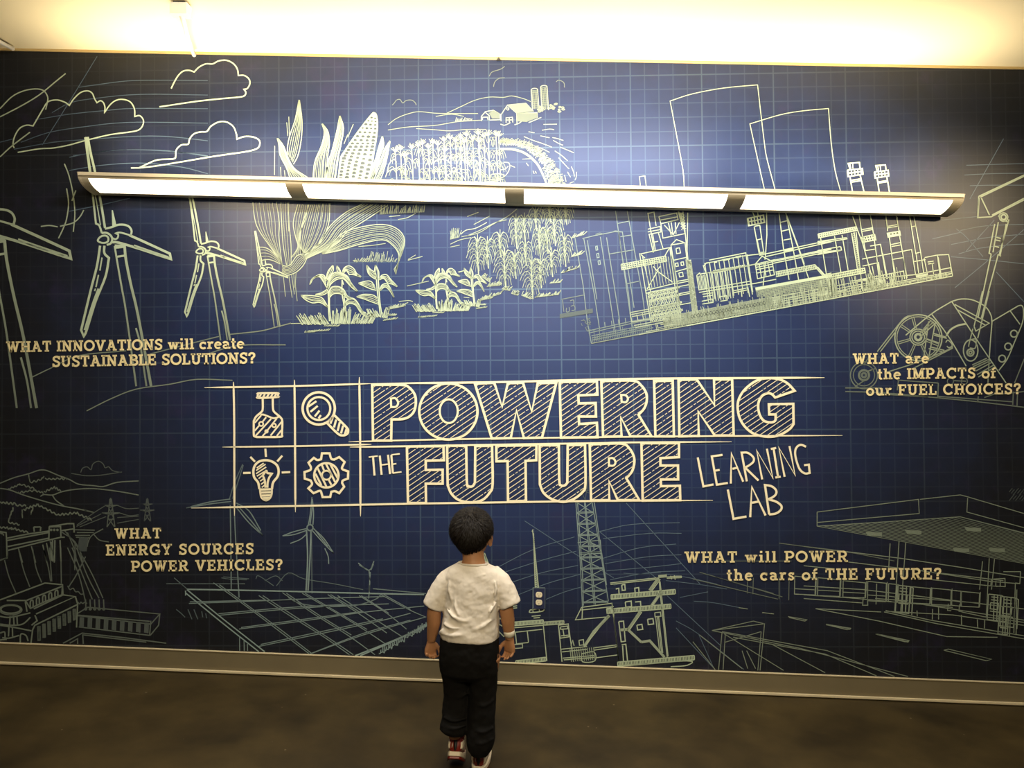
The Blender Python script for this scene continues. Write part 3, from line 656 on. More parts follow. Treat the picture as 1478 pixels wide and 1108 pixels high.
# ------------------------------------------------------------------ the corn cob in its husk
def lerp_path(a, b, t): return [(p[0]+(q[0]-p[0])*t, p[1]+(q[1]-p[1])*t) for p, q in zip(a, b)]
def bundle(k, left, right, n, w, f=.9, edge=1.5):
    """the veins of a leaf between its two edges"""
    L = [p[:2] for p in k.parse(left)]; R = [p[:2] for p in k.parse(right)]
    for i in range(n+1):
        t = i/n; j = 0 if i in (0, n) else k.rnd.uniform(-.25, .25)/n
        k.s(lerp_path(L, R, t+j), w=w*(edge if i in (0, n) else 1), f=f*(1 if i in (0, n) else .8))
C7 = (380, 140, 7.385)
k = Ink(5).crop(*C7)
cob = '1180,160 1150,180 1060,290 950,440 870,560 820,640 805,760 790,890 785,1060 900,1085 1060,1050 1130,890 1165,740 1190,560 1210,450 1225,300 1212,190'
k.fill(cob, .62, smooth=True)
k.build('corn_cob_drawing', INK_SAGE)
k = Ink(7).crop(*C7)
Lc = [(1168, 178), (1060, 300), (960, 440), (880, 560), (825, 650), (805, 760), (790, 890), (770, 1090)]
Rc = [(1208, 200), (1218, 310), (1205, 450), (1188, 560), (1160, 740), (1125, 890), (1090, 1010), (1040, 1080)]
Lp, Rp = catmull(Lc, False, 6), catmull(Rc, False, 6)
for i in range(1, 23):
    q = i/23*(len(Lp)-1); j = int(q); t = q-j
    j2 = min(j+1, len(Lp)-1)
    a = lerp_path([Lp[j]], [Lp[j2]], t)[0]; b = lerp_path([Rp[j]], [Rp[j2]], t)[0]
    wd = math.hypot(b[0]-a[0], b[1]-a[1]); n = 2 if wd < 110 else 3 if wd < 170 else 4 if wd < 260 else 5
    for m in range(n):
        u = (m+.5)/n; x = a[0]+(b[0]-a[0])*u; y = a[1]+(b[1]-a[1])*u
        r = min(24, wd/n*.36)*k.rnd.uniform(.75, 1.05); h = r*.78
        k.fill([(x-r, y+h*.5), (x-r*.8, y-h*.7), (x, y-h), (x+r*.8, y-h*.6), (x+r, y+h*.5), (x+r*.3, y+h*.7), (x-r*.3, y+h*.8)], .07)
k.build('corn_kernel_drawing', INK_SAGE)
k = Ink(6).crop(*C7); k.mul = .82
bundle(k, '380,30 340,240 280,420 258,540 265,615', '385,30 412,250 405,450 370,620 322,715', 6, .9)
bundle(k, '148,440 165,500 180,620 250,760 300,900 400,1090', '155,440 215,520 270,660 340,770 500,880 560,1000', 7, .9)
bundle(k, '625,285 650,380 620,520 550,690 530,880 520,1090', '630,285 690,370 705,500 690,600 670,880 640,1100', 8, .9)
bundle(k, '815,200 780,380 730,580 690,700 660,900 640,1100', '818,200 855,330 830,500 800,640 760,900 700,1100', 8, .9)
bundle(k, '1268,420 1235,520 1190,680 1100,900 950,1100', '1272,420 1282,520 1240,640 1180,880 1020,1080', 5, .9)
bundle(k, '1350,465 1290,560 1240,700 1150,890 1000,1090', '1352,470 1320,640 1290,760 1240,890 1090,1080', 5, .9)
k.w = .9; k.ss('250,270 262,415|272,210 278,400|122,520 120,830|960,290 900,430|900,400 860,500|185,745 190,860|225,780 235,870', f=.75)
E6 = (360, 285, 6.158); k.crop(*E6)
bundle(k, '30,40 50,200 90,300 180,430 280,570', '240,40 265,220 262,340 275,470 290,600', 7, .8, .72)
bundle(k, '60,440 140,445 200,480 270,550', '100,560 160,550 210,560 275,590', 4, .8, .75)
bundle(k, '280,40 285,200 300,420 330,600', '350,40 350,200 370,420 370,600', 3, .8, .7)
bundle(k, '430,60 390,220 410,350 430,440 370,540', '520,60 500,180 450,320 455,430 470,490', 5, .8, .75)
bundle(k, '530,60 470,240 450,400 470,490', '715,50 700,250 600,440 490,500', 11, .8, .8)
bundle(k, '1000,60 860,130 720,250 620,400 490,510', '1230,70 1000,220 870,300 760,420 500,545', 9, .9, .85)
bundle(k, '640,490 740,400 860,300 1130,240 1300,270 1380,380 1330,560 1285,640', '650,500 800,470 960,420 1180,375 1280,430 1325,500 1325,560 1300,680', 9, .9, .9)
bundle(k, '290,600 330,610 370,590 420,520 480,500', '290,670 340,690 420,660 480,600 510,540', 6, .9, .8)
k.w = .9; k.ss('300,680 320,880|350,690 380,890|375,690 400,860|415,660 410,780 425,920|395,680 400,800|340,40 350,300', f=.65)
k.build('corn_husk_drawing', INK_SAGE)

# ------------------------------------------------------------------ farm on the horizon
F4 = (560, 110, 4.927)
k = Ink(4).crop(*F4); k.w = 1.0; k.mul = .7
k.ss('0,345 60,300 140,268 220,252 330,262 440,265 640,265|420,262 520,215 620,170 720,148 820,150 880,140 960,158 1015,180|0,382 150,360 330,350 480,325 560,318 660,312|200,372 330,380 440,388 560,378 700,378|340,285 450,270 540,285', f=.55)
k.ss('750,75 760,40 790,15 830,10|1195,40 1215,28 1250,45 1255,80|30,205 45,190 60,170 85,165 105,190 130,172 170,170 195,190 200,205|830,-70 800,-50 740,-30 720,0', f=.34)
k.build('horizon_drawing', INK_SAGE)
k = Ink(5).crop(*F4); k.w = 1.2; k.mul = .72
k.fill('848,205 980,192 1035,250 915,262', .34)
k.fill('915,262 1062,262 1062,295 985,325 918,320', .24); k.fill('718,262 740,300 795,300 795,265 750,242', .24)
k.ss('805,320 803,275 850,205 915,262 918,335|850,205 980,192 1035,250|912,265 1060,258 1062,295|840,330 840,295 885,292 888,328|840,312 888,310|862,295 864,328|665,318 664,285 690,255 720,280 722,312|690,252 750,242 798,270 798,308 724,312|672,310 672,292 708,290 712,312|985,325 985,280 930,290', f=.85, smooth=False)
k.ring(852, 232, 8, w=1); k.ss('800,340 830,348 870,330|900,345 930,335 950,320|1000,330 1060,305 1090,292', f=.8)
k.build('barn_drawing', INK_SAGE); k = Ink(5).crop(*F4); k.w = 1.2; k.mul = .72
for x, t, b in ((1018, 95, 238), (1085, 75, 240)):
    k.ss('%g,%g %g,%g|%g,%g %g,%g|%g,%g %g,%g %g,%g %g,%g' % (x, t, x+10, b, x+46, t, x+56, b, x, t, x+14, t-8, x+36, t-8, x+48, t), f=.85)
    for j in range(4): k.ss('%g,%g %g,%g' % (x+6+j*10, t+4, x+16+j*10, b-4), f=.5, w=.9)
    for j in range(10): k.ss('%g,%g %g,%g' % (x+3, t+6+j*13, x+50, t+8+j*13), f=.4, w=.7)
k.build('silo_drawing', INK_SAGE); k = Ink(5).crop(*F4); k.w = 1.2; k.mul = .72
for i in range(26):
    x = 1070+k.rnd.random()*185; y = 215+k.rnd.random()*38-(20 if 1150 < x < 1215 else 0); k.ring(x, y, 6+k.rnd.random()*6, 5, w=1, f=.65, n=8)
for i in range(12):
    x = 480+i*10; k.ss('%g,%g %g,%g' % (x, 325-i*.6, x+8, 310-k.rnd.random()*18), f=.7, w=1)
k.build('shrub_drawing', INK_SAGE)

# ------------------------------------------------------------------ maize, drawn plant by plant
def arch(k, x, y, dx, up, down, w, f):
    """one drooping leaf"""
    k.s([(x, y), (x+dx*.35, y-up), (x+dx*.75, y-up*.6), (x+dx, y+down)], w=w, f=f)
def tall_plant(k, x, yt, yb, f=.9, w=1.0):
    r = k.rnd
    for i in range(7):
        a = math.radians(-90+(i-3)*19+r.uniform(-6, 6)); L = r.uniform(5, 8.5)
        k.s([(x, yt+7), (x+math.cos(a)*L*.5, yt+7+math.sin(a)*L*.6), (x+math.cos(a)*L, yt+6+math.sin(a)*L)], w=w, f=f)
    k.s([(x, yt+6), (x+1.4, (yt+yb)/2), (x+2.8, yb)], w=w*1.5, f=f)
    y = yt+15
    while y < yb-3:
        s = r.choice((-1, 1))
        for s in ((-1, 1) if r.random() < .45 else (s,)):
            D = r.uniform(8, 13)
            for j in range(2): arch(k, x+1, y+j*2.6, s*(D-j*3.0), 6-j*1.5, r.uniform(3, 7), w*.75, f*.8)
        y += r.uniform(13, 20)
k = Ink(6); k.mul = .72; Q = 7.39
for x, y in ((225, 240), (325, 290), (400, 205), (470, 180), (515, 160), (580, 200), (680, 170), (755, 235), (745, 125), (810, 105), (870, 130), (960, 140), (985, 70), (1050, 110), (1120, 140), (1170, 85), (1215, 65), (1300, 65), (1330, 75), (280, 215), (625, 150), (920, 95), (1110, 50)):
    tall_plant(k, 540+x/Q, 180+y/Q, 272, .82, .8)
k.crop(540, 180, Q); k.w = 1.1
k.ss('120,560 150,500 250,460 310,500 340,560|130,540 160,420 210,370 240,400|620,410 700,370 780,380 830,440|640,500 740,500 800,560|780,540 850,500 930,530 990,620|990,440 1040,380 1090,390 1100,500|1170,590 1300,580 1390,550 1440,480 1440,410 1380,400|1170,610 1280,600 1380,580|1260,530 1330,520 1400,540|1350,480 1400,470 1430,440', f=.85)
k.build('maize_field_drawing', INK_SAGE)
# rows curving away to the right of the lane
k = Ink(6).crop(700, 170, 9.23); k.mul = .75; r = k.rnd
lane = [(190, 370), (330, 370), (480, 400), (600, 470), (700, 570), (760, 680), (810, 800), (830, 900), (850, 1150)]
lane2 = [(200, 300), (380, 290), (600, 330), (760, 430), (900, 560), (1000, 700), (1060, 830), (1080, 920), (1100, 1150)]
la, lb = catmull(lane, False, 7), catmull(lane2, False, 7)
for i in range(len(la)-1):
    for j in range(9):
        t = r.random()*.85; p = lerp_path([la[i]], [lb[i]], t)[0]
        a = r.uniform(-2.4, -.7)+i*.02; L = r.uniform(20, 55)*(1.25-t*.5)
        k.s([p, (p[0]+math.cos(a)*L*.5+r.uniform(-6, 6), p[1]+math.sin(a)*L*.5), (p[0]+math.cos(a+.5)*L, p[1]+math.sin(a+.5)*L)], w=.9, f=.85-.3*t)
k.w = 1.0; k.s([(x, y+40) for x, y in lane], w=1.6, f=.9); k.s([(x-8, y+55) for x, y in lane], w=1.0, f=.7)
k.ss('520,250 640,300 760,340 890,390|650,370 760,410 860,460|900,262 980,280 1045,302|910,300 980,340 1040,365|1000,390 1090,425 1185,465|930,440 1020,500 1100,570|980,530 1080,640 1120,680|1150,650 1180,720 1190,780|1220,720 1215,790 1200,830|1100,720 1140,790|1060,760 1080,850|780,88 960,84|760,165 860,150 920,158|580,185 660,200|740,240 860,265|500,550 620,545|550,600 580,640|330,630 400,660|640,705 655,745|670,710 685,740|1130,870 1180,850|1200,880 1235,910', f=.75)
k.build('maize_row_drawing', INK_SAGE)
def bush_plant(k, x, yt, yb, sp, f=.9, w=.9):
    """leafy plant whose leaves fountain out from the stalk"""
    r = k.rnd; n = max(3, int((yb-yt)/9.5))
    k.s([(x-1.5, yt), (x, (yt+yb)/2), (x+1.5, yb)], w=w*1.9, f=f)
    for i in range(n):
        y = yt+(yb-yt)*.85*i/n
        for s in (-1, 1):
            D = sp*(.55+.45*math.sin(math.pi*min(1, (i+1.2)/n)))*r.uniform(.85, 1.1)
            for j in range(3): arch(k, x, y+3+j*2.1, s*(D-j*sp*.2), 7.5-j*1.5, 5+2*r.random()-j, w*(.95 if j == 0 else .6), f*(.9 if j == 0 else .7))
    for a in (-1, 0, 1): k.s([(x, yt+3), (x+a*2.5, yt-3), (x+a*5, yt-9+abs(a)*3)], w=w*1.2, f=f)
k = Ink(6); Q = 7.385
for x, y0, y1, sp in ((1060, 60, 230, 15), (1230, 70, 250, 13), (910, 110, 320, 13), (1110, 180, 480, 14), (700, 200, 510, 11), (790, 190, 450, 12), (950, 320, 610, 11), (1030, 320, 560, 11), (530, 370, 600, 13), (1220, 400, 700, 13), (290, 420, 780, 17), (395, 440, 720, 12), (800, 470, 690, 12), (580, 560, 950, 17), (690, 580, 830, 13), (1080, 560, 810, 14), (870, 650, 1045, 18), (960, 660, 930, 14)):
    k = Ink(6); k.rnd = random.Random(x+y0); bush_plant(k, 650+x/Q, 290+y0/Q, 290+y1/Q, sp, .8, .8); k.build('maize_plant_drawing', INK_SAGE)
k = Ink(6).crop(650, 290, Q); k.w = 1.0
for (x0, y0, x1, y1, n) in ((330, 800, 420, 860, 12), (390, 905, 530, 890, 22), (320, 1050, 540, 980, 26), (550, 930, 640, 950, 10), (650, 980, 720, 1000, 10), (760, 1000, 860, 1040, 12), (900, 1020, 1160, 990, 24), (1060, 870, 1180, 860, 12), (1180, 760, 1350, 710, 18), (1290, 590, 1400, 560, 9), (1290, 390, 1430, 350, 9)):
    k = Ink(6).crop(650, 290, Q); k.w = 1.0; k.rnd = random.Random(x0)
    for i in range(n):
        t = i/n; x = x0+(x1-x0)*t; y = y0+(y1-y0)*t; k.ss('%g,%g %g,%g' % (x, y+8, x+k.rnd.uniform(15, 45), y-k.rnd.uniform(10, 45)), f=.7)
    k.build('grass_tuft_drawing', INK_SAGE)
k = Ink(6).crop(650, 290, Q); k.w = 1.0
k.ss('0,460 100,415 220,390|0,490 100,470|120,380 300,340 450,250 600,170 710,85|180,370 320,310 480,230 600,200|180,165 300,120|250,250 420,160', f=.6)
k.ss('110,355 170,310 270,290 390,228|90,760 160,735', f=.85)
for i in range(16): k.ss('%g,%g %g,%g' % (i*6, 410-i*1.5, i*6+k.rnd.uniform(-20, 30), 340-k.rnd.uniform(0, 60)), f=.6, w=.8)
k.crop(360, 285, 6.158)
for i in range(34): x = 930+i*11; k.ss('%g,%g %g,%g' % (x, 575-k.rnd.random()*8, x+k.rnd.uniform(5, 30), 545-k.rnd.random()*(70 if 1020 < x < 1250 else 15)), f=.6, w=.8)
for i in range(40): x = 1160+i*10; k.ss('%g,%g %g,%g' % (x, 150-i*.5, x+k.rnd.uniform(-5, 20), 110-k.rnd.random()*50), f=.7, w=.9)
k.ss('920,560 960,555|970,435 1090,425 1210,408|1240,170 1340,160|1320,195 1400,180 1477,140|1410,550 1477,510|1400,785 1477,770', f=.6)
k.build('grass_tuft_drawing', INK_SAGE)
# the big plants in front
def front_plants(crop, f=.95, w=1.0):
    k = Ink(7).crop(*crop); k.w = 1.3*w
    L = lambda a, b, n=4: bundle(k, a, b, n, .95*w, f, 1.4)
    L('200,300 225,240 300,195 350,200 370,240', '205,295 240,235 300,215 340,260 380,330'); L('445,95 400,150 380,210 375,260', '450,97 450,150 420,200 385,250', 3)
    L('490,100 490,130 495,165', '492,100 520,140 530,170', 2); L('385,350 400,250 450,180 520,170 600,210 640,280 710,370', '395,350 430,290 490,245 560,240 620,300 660,340 705,370', 6)
    L('545,175 570,120 620,100 670,130 700,180 750,215', '560,180 590,150 620,190 640,190 690,200 745,220', 4); L('400,390 430,330 500,320 560,350 600,420 640,440', '410,440 450,400 510,395 550,410 590,440 635,450', 5)
    L('105,415 180,415 280,425 340,450 395,540', '110,420 160,465 230,495 310,490 390,540', 4); L('260,405 330,385 385,350', '262,408 340,410 395,380', 2)
    L('575,510 600,460 660,445 710,490 760,580 800,600 830,655', '580,525 630,500 690,520 730,580 770,620 830,660', 4)
    k.ss('390,330 400,450 400,560 410,690|410,440 412,560 425,690|545,250 545,400 565,520 580,720|560,410 580,520 595,720|545,250 560,300', w=1.5*w, f=f)
    L('805,95 825,180 880,230 915,245', '808,95 850,140 890,170 915,240', 4); L('900,90 890,170 910,235', '902,90 935,160 935,235', 3)
    L('940,240 970,200 1020,195 1060,240 1135,320', '940,250 990,235 1030,280 1080,295 1130,322', 4); L('720,285 790,265 850,265 890,310 915,360', '725,290 780,315 850,345 910,360', 4)
    L('945,360 970,305 1020,290 1055,330 1100,435', '950,365 1000,325 1040,350 1070,390 1098,437', 4); L('700,430 770,405 870,410 920,440 940,505', '705,432 770,450 850,480 935,510', 4)
    k.ss('910,240 920,360 935,480 955,650|930,240 940,370 950,500 975,650', w=1.5*w, f=f)
    r = k.rnd
    for x0, x1, y, h, s in ((120, 420, 730, 120, -1), (430, 640, 725, 170, .1), (640, 880, 720, 120, .8), (840, 960, 650, 90, -.8), (970, 1040, 660, 110, .4)):
        for i in range(int((x1-x0)/9)):
            x = x0+i*9; h1 = h*r.uniform(.5, 1.1); k.ss('%g,%g %g,%g' % (x, y-r.random()*12, x+s*h1*.55+r.uniform(-12, 12), y-h1), w=1.0*w, f=f*.9)
    for x0, x1, y0, y1, n in ((150, 270, 800, 795, 14), (260, 420, 790, 780, 10), (1030, 1220, 560, 520, 22), (1030, 1130, 620, 620, 9), (990, 1140, 675, 655, 12), (360, 520, 735, 735, 10)):
        for i in range(n):
            t = i/n; x = x0+(x1-x0)*t; y = y0+(y1-y0)*t; k.ss('%g,%g %g,%g' % (x-8, y+10, x+r.uniform(10, 26), y-r.uniform(5, 40 if n > 20 else 14)), w=.9*w, f=f*.75)
    k.build('maize_plant_drawing', INK_SAGE)
front_plants((420, 370, 7.39))
front_plants((580+(145-.738*105)/7.39, 370+(360-.74*415)/7.39, 7.39/.738), .95, .85)
for crop, ts in (((420, 370, 7.39), '1150,480 1250,470 1300,480|1240,315 1350,290 1470,262|0,715 140,712|1130,540 1250,490'), ((580, 370, 7.39), '600,165 680,150|65,40 220,0|660,435 720,440|800,550 910,538')):
    for t in ts.split('|'): k = Ink(4).crop(*crop); k.s(t, w=1.0, f=.7); k.build('ground_line_drawing', INK_SAGE)
# ------------------------------------------------------------------ the power plant
P1, P2, P3, P4 = (800, 285, 5.036), (920, 285, 5.538), (1000, 290, 6.155), (1180, 290, 6.925)
# cooling towers above the lamp, going on as stacks below it
k = Ink(3).crop(800, 90, 3.517); k.w = 1.1; k.mul = .85
k.ss('660,640 655,560 640,470! 588,196! 700,160 860,130 1032,114! 1050,270 1068,420 1080,490 1122,650|1068,650 1030,480 993,312! 1150,265 1270,245 1392,234! 1405,400 1425,545 1455,660', f=.85)
k.ss('438,636 432,580 460,576 468,636', f=.6, smooth=False); k.build('cooling_tower_drawing', INK_SAGE)
# left, pale half
k = Ink(4).crop(*P1); k.w = 1.2
k.ss('445,95 520,620 565,940|530,95 640,700 670,930|455,190 540,172|480,285 560,272|400,410 578,380|520,628 615,608|205,298 300,275 440,248 495,250 520,420 555,640 580,800|468,250 490,400 540,700 560,900|335,285 430,900 445,980|380,290 470,860 480,960|215,300 290,700 330,960|240,310 310,740|150,290 210,640 240,900 270,1060', f=.55, smooth=False)
k.ss('300,355 312,352 316,380 304,383 300,355|308,408 322,405 326,435 312,438 308,408|318,460 332,458 336,484 322,487 318,460', f=.7, smooth=False)
k.ss('300,268 330,258 360,268|420,252 445,242 470,248|50,740 215,708|70,830 60,745|90,800 88,830 110,825 108,796|120,790 145,785 150,815 125,822|115,750 140,745 142,780', f=.4)
for i in range(8): k.ss('40,%g 280,%g' % (848+i*4, 808+i*4), f=.26, w=.7)
for i in range(14): a = 190+k.rnd.random()*60; b = 870+k.rnd.random()*90; k.ss('%g,%g %g,%g' % (a, b, a+6+k.rnd.random()*30, b-6+k.rnd.random()*40), f=.35, w=.9)
k.ss('270,1060 700,975|280,1035 720,945|240,970 560,900 720,870|250,985 560,915 720,885|270,1005 700,920|275,1020 700,935', f=.5)
for i in range(34): x = 280+i*13; k.ss('%g,%g %g,%g' % (x, 1050-i*2.45, x-4-k.rnd.random()*4, 1020-i*2.45-k.rnd.random()*60), f=.42, w=.9)
for i in range(4): k.ss('%g,%g %g,%g' % (370+i*50, 945-i*10, 366+i*50, 905-i*10), f=.5)
k.build('generating_hall_drawing', INK_TEAL)
# boiler house with its trestles
k = Ink(5).crop(*P1); k.w = 1.25
k.ss('685,115 725,105 740,205|680,110 700,230 725,380|680,230 770,210 775,250 685,268|680,250 772,232|690,270 720,400|715,265 735,380|755,250 790,370|720,325 755,318|625,410 845,362 890,590 920,900|630,415 660,440|835,370 800,430|620,405 700,900|640,420 740,860|840,365 905,860', f=.8, smooth=False)
k.ss('760,138 890,112 900,160 775,190 760,138|765,165 895,140|775,190 790,295 950,262 920,110|800,200 865,270|910,180 865,270|830,185 850,275|850,180 862,270|880,178 885,265|935,100 975,480 1000,620|970,110 965,420|900,100 935,225 945,215 905,100', f=.85, smooth=False)
for i in range(6): a = 905+i*3; b = 110+i*20; k.ss('%g,%g %g,%g|%g,%g %g,%g' % (a, b, a+38, b+16, a+36, b-6, a+4, b+24), f=.8, w=1)
k.ss('485,485 810,425 818,462 492,525 485,485|487,498 812,438|490,512 815,452', f=.8, smooth=False)
for i in range(20): x = 495+i*16.5; k.ss('%g,%g %g,%g' % (x, 484-i*3.0, x+6, 522-i*3.1), f=.8)
k.ss('848,345 888,305 940,325|848,345 950,328 1000,760|848,345 890,600 920,880|870,455 958,435|875,540 965,515|885,370 910,365 918,402 890,408 885,370|880,478 898,475 902,498 884,501 880,478|920,470 938,467 942,490 924,494 920,470|905,548 932,543 938,572 911,577 905,548|885,610 990,592|888,625 990,605|890,650 995,630|900,700 1005,680|905,712 1008,692|910,780 1005,762', f=.85, smooth=False)
k.ss('675,665 750,535 860,615|720,500 745,530 770,500|665,675 890,620|670,695 890,650|680,720 900,680', f=.85, smooth=False)
for i in range(10): x = 660+i*21; k.ss('%g,%g %g,%g' % (x, 470-i*5, x+28, 660-i*5), f=.55, w=.9)
for j in range(4):
    y0 = 690+j*55
    for i in range(8):
        x = 680+i*28+j*8; y = y0-i*5
        k.ss('%g,%g %g,%g|%g,%g %g,%g|%g,%g %g,%g' % (x, y, x+30, y+48, x+26, y-5, x+6, y+54, x, y, x+8, y+54), f=.75, w=1.0)
    k.ss('%g,%g %g,%g|%g,%g %g,%g' % (680+j*8, y0, 910+j*8, y0-44, 682+j*8, y0+8, 912+j*8, y0-36), f=.8)
k.ss('555,835 700,808 900,770|560,850 900,785|565,865 905,800|550,835 565,905 905,845|600,850 610,900|640,840 650,890|580,930 940,862|590,945 940,880', f=.65, smooth=False)
for i in range(9):
    for j in range(14): a = 955+i*3+j*5; b = 450+j*36; 
    k.ss('%g,%g %g,%g' % (955+i*5, 450+i*2, 1010+i*5, 880+i*2), f=.5, w=.9)
for j in range(13): a = 955+j*4.6; b = 460+j*34; k.ss('%g,%g %g,%g|%g,%g %g,%g|%g,%g %g,%g' % (a, b, a+40, b-6, a, b, a+42, b+26, a+38, b, a+6, b+32), f=.8, w=1.1)
k.build('boiler_house_drawing', INK_SAGE)
# tanks, conveyors and sheds to the right
k = Ink(5).crop(*P3); k.w = 1.35
k.ss('145,525 470,460 530,830|95,580 120,550 215,535|92,570 105,610 120,640|35,660 60,640 70,655 80,680|35,660 55,790 520,710|55,812 560,730 740,695|120,552 430,490 600,470|180,640 560,560|60,650 560,560 730,520|180,620 450,575|120,640 450,585', f=.85, smooth=False)
for i in range(11): x = 45+i*22; k.ss('%g,%g %g,%g' % (x+60, 650-i*5, x+95, 900-i*4), f=.75, w=1.1)
for i in range(10): x = 105+i*42; k.ss('%g,%g %g,%g' % (x, 550-i*8.5, x+50, 880-i*8.0), f=.8, w=1.15)
for i in range(7): x = 48+i*12; k.ss('%g,%g %g,%g' % (x, 665-i*2, x+20, 790-i*2.5), f=.8, w=1)
k.ss('265,525 330,512|380,500 430,490|190,545 215,538', f=.95, w=2.6)
for i in range(16): x = 185+i*18; k.ss('%g,%g %g,%g' % (x, 635-i*3.2, x+4, 612-i*3.2), f=.8)
k.ss('80,890 175,870 180,900 85,915|85,828 180,815|90,850 180,835|240,850 300,840 305,880 245,890|350,800 490,770 505,850|360,815 480,790|430,790 436,850', f=.85, smooth=False)
k.ss('555,560 615,490 710,540|555,560 575,690 725,655 705,540 560,570|560,590 710,560|563,610 715,580|568,640 718,612|590,560 610,680|630,552 650,670|665,545 690,660|645,540 625,750|655,95 658,300 645,490 640,520', f=.9, smooth=False)
k.ss('545,230 590,470 630,462 595,215|575,345 610,335|530,95 548,140|575,95 580,130|585,460 632,452 636,475 590,482|570,340 600,480|548,225 595,215', f=.9, smooth=False)
k.ss('485,155 628,125 638,190 495,220 485,155|490,185 634,158', f=.95, w=1.7, smooth=False)
for i in range(6): x = 490+i*27; k.ss('%g,%g %g,%g' % (x, 152-i*5.5, x+10, 216-i*5.5), f=.95, w=1.7)
k.ss('765,100 805,420 855,700|825,95 890,420 940,700|820,95 930,400 1030,690|778,190 838,175|790,268 855,252|805,348 872,335|835,130 960,470 990,560', f=.9, smooth=False)
k.fill('812,428 885,412 888,435 816,450', .85)
k.ss('600,480 1231,345|640,495 1231,362|700,540 1231,430|705,555 1231,445|700,530 1231,420', f=.9, smooth=False)
k.ss('735,630 1085,565 1160,655 1231,640|740,672 1100,600|738,650 1090,582|1085,565 1100,600 1170,680', f=.9, smooth=False)
for i in range(24): x = 742+i*14.8; k.ss('%g,%g %g,%g' % (x, 630-i*2.7, x+6, 668-i*2.9), f=.85)
k.ss('555,775 1231,655|558,788 1231,668', f=.95, w=2.2, smooth=False)
for i in range(9): k.ss('%g,%g 1231,%g' % (560+i*16, 800+i*10, 690+i*17), f=.6, w=.9)
for i in range(62):
    x = 565+i*10.6; k.ss('%g,%g %g,%g' % (x, 795-i*1.9, x+10, 850-i*1.7+k.rnd.random()*20), f=.6, w=.85)
for i in range(52):
    x = 720+k.rnd.random()*500; y = 985-(x-640)*.155; k.ss('%g,%g %g,%g' % (x, y-20, x-10, y-20-k.rnd.uniform(40, 130)), f=.7, w=1.0)
k.build('tank_hall_drawing', INK_SAGE)
# the foundation strip, a dense weave of fine lines
k = Ink(6).crop(0, 0, 1)
bx, by, ux, uy = 853.6, 495.5, .9830, -.1833
def fr(u, v): return (bx+u*ux+v*uy, by+u*uy-v*ux)
def FL(u0, v0, u1, v1, w=.9, f=.75): k.s([fr(u0, v0), fr(u1, v1)], w=w, f=f, smooth=False)
r = k.rnd
FL(0, 0, 70, 0, 1.0, .4); FL(70, 0, 140, 0, 1.3, .6); FL(140, 0, 530, 0, 1.6, .88); FL(80, 2.2, 528, 2.6, .9, .7)
for v in range(2, 17): FL(95+r.random()*20, v*1.15, 275-r.random()*10, v*1.15, .75, .62)
for i in range(150): u = 95+r.random()*190; FL(u, r.random()*4, u+r.uniform(-1, 1), 8+r.random()*16, .8, .62)
for i in range(24):
    c = fr(150+i*4.6, 11.5); k.ring(c[0], c[1], 1.9, 2.4, w=.9, f=.08, n=8)
for v in (6, 9.5, 12.5, 17): FL(265, v, 420, v, 1.0, .85)
for i in range(85): u = 262+r.random()*165; FL(u, 0, u, r.choice((7, 12, 18, 26)), .9, .75)
for v in (4.2, 6.5): FL(400, v, 530, v, 1.2, .85)
for i in range(60): u = 395+r.random()*134; FL(u, 0, u, r.uniform(4, 8), 1.1, .8)
for i in range(22): u = 400+r.random()*60; FL(u, 2, u, r.uniform(14, 30), .9, .7)
k.crop(*P4); k.w = 1.3
k.ss('5,330 385,258 400,292 12,368 5,330|8,348 392,275', f=.95, w=1.6, smooth=False)
for i in range(18): x = 15+i*21; k.ss('%g,%g %g,%g' % (x, 330-i*3.9, x+6, 366-i*4), f=.95, w=1.5)
k.ss('340,320 405,720|365,310 432,700|385,310 450,900|350,150 400,290 450,420 500,600 560,820|410,100 440,300 480,500|520,100 550,270 600,620 630,820', f=.9, smooth=False)
for i in range(20): k.ss('%g,%g %g,%g' % (345+i*3.4, 330+i*20, 370+i*3.3, 326+i*20), f=.9, w=1.1)
k.ss('30,365 90,740|170,350 235,720|245,340 305,690|0,405 295,365|0,425 295,378 290,362|0,495 230,455|0,515 240,490 232,455|0,535 230,495', f=.9, smooth=False)
k.ss('0,770 80,745 470,670 478,715 90,790|0,660 75,745|85,768 475,692', f=.95, w=1.7, smooth=False)
for i in range(22): x = 90+i*17; k.ss('%g,%g %g,%g' % (x, 745-i*3.3, x+6, 785-i*3.4), f=.9, w=1.2)
for i in range(34): x = k.rnd.random()*210; k.ss('%g,%g %g,%g' % (x, 800-x*.16, x+16, 970-x*.17), f=.8, w=1)
k.ss('0,945 300,890|0,960 300,905', f=.9, w=1.3)
k.ss('435,365 570,335 582,388 448,412 435,365|440,390 576,362', f=.95, w=1.7, smooth=False)
for i in range(6): x = 440+i*25; k.ss('%g,%g %g,%g' % (x, 364-i*5.5, x+11, 410-i*5), f=.95, w=1.9)
k.fill('690,318 825,295 835,345 700,368', .8)
for i in range(3): k.fill([(725+i*32, 325-i*5), (740+i*32, 322-i*5), (743+i*32, 335-i*5), (728+i*32, 338-i*5)], .1)
k.ss('435,288 545,268 548,285 440,305|690,255 800,235 803,252 695,270|735,435 830,415 833,438 740,455', f=.85, smooth=False)
k.ss('680,110 700,300|780,105 815,300|718,365 775,790|820,350 895,770|915,110 980,520|955,110 1030,510|940,258 975,250|975,525 1030,510 1060,720|985,530 1010,720|965,605 1080,585', f=.9, smooth=False)
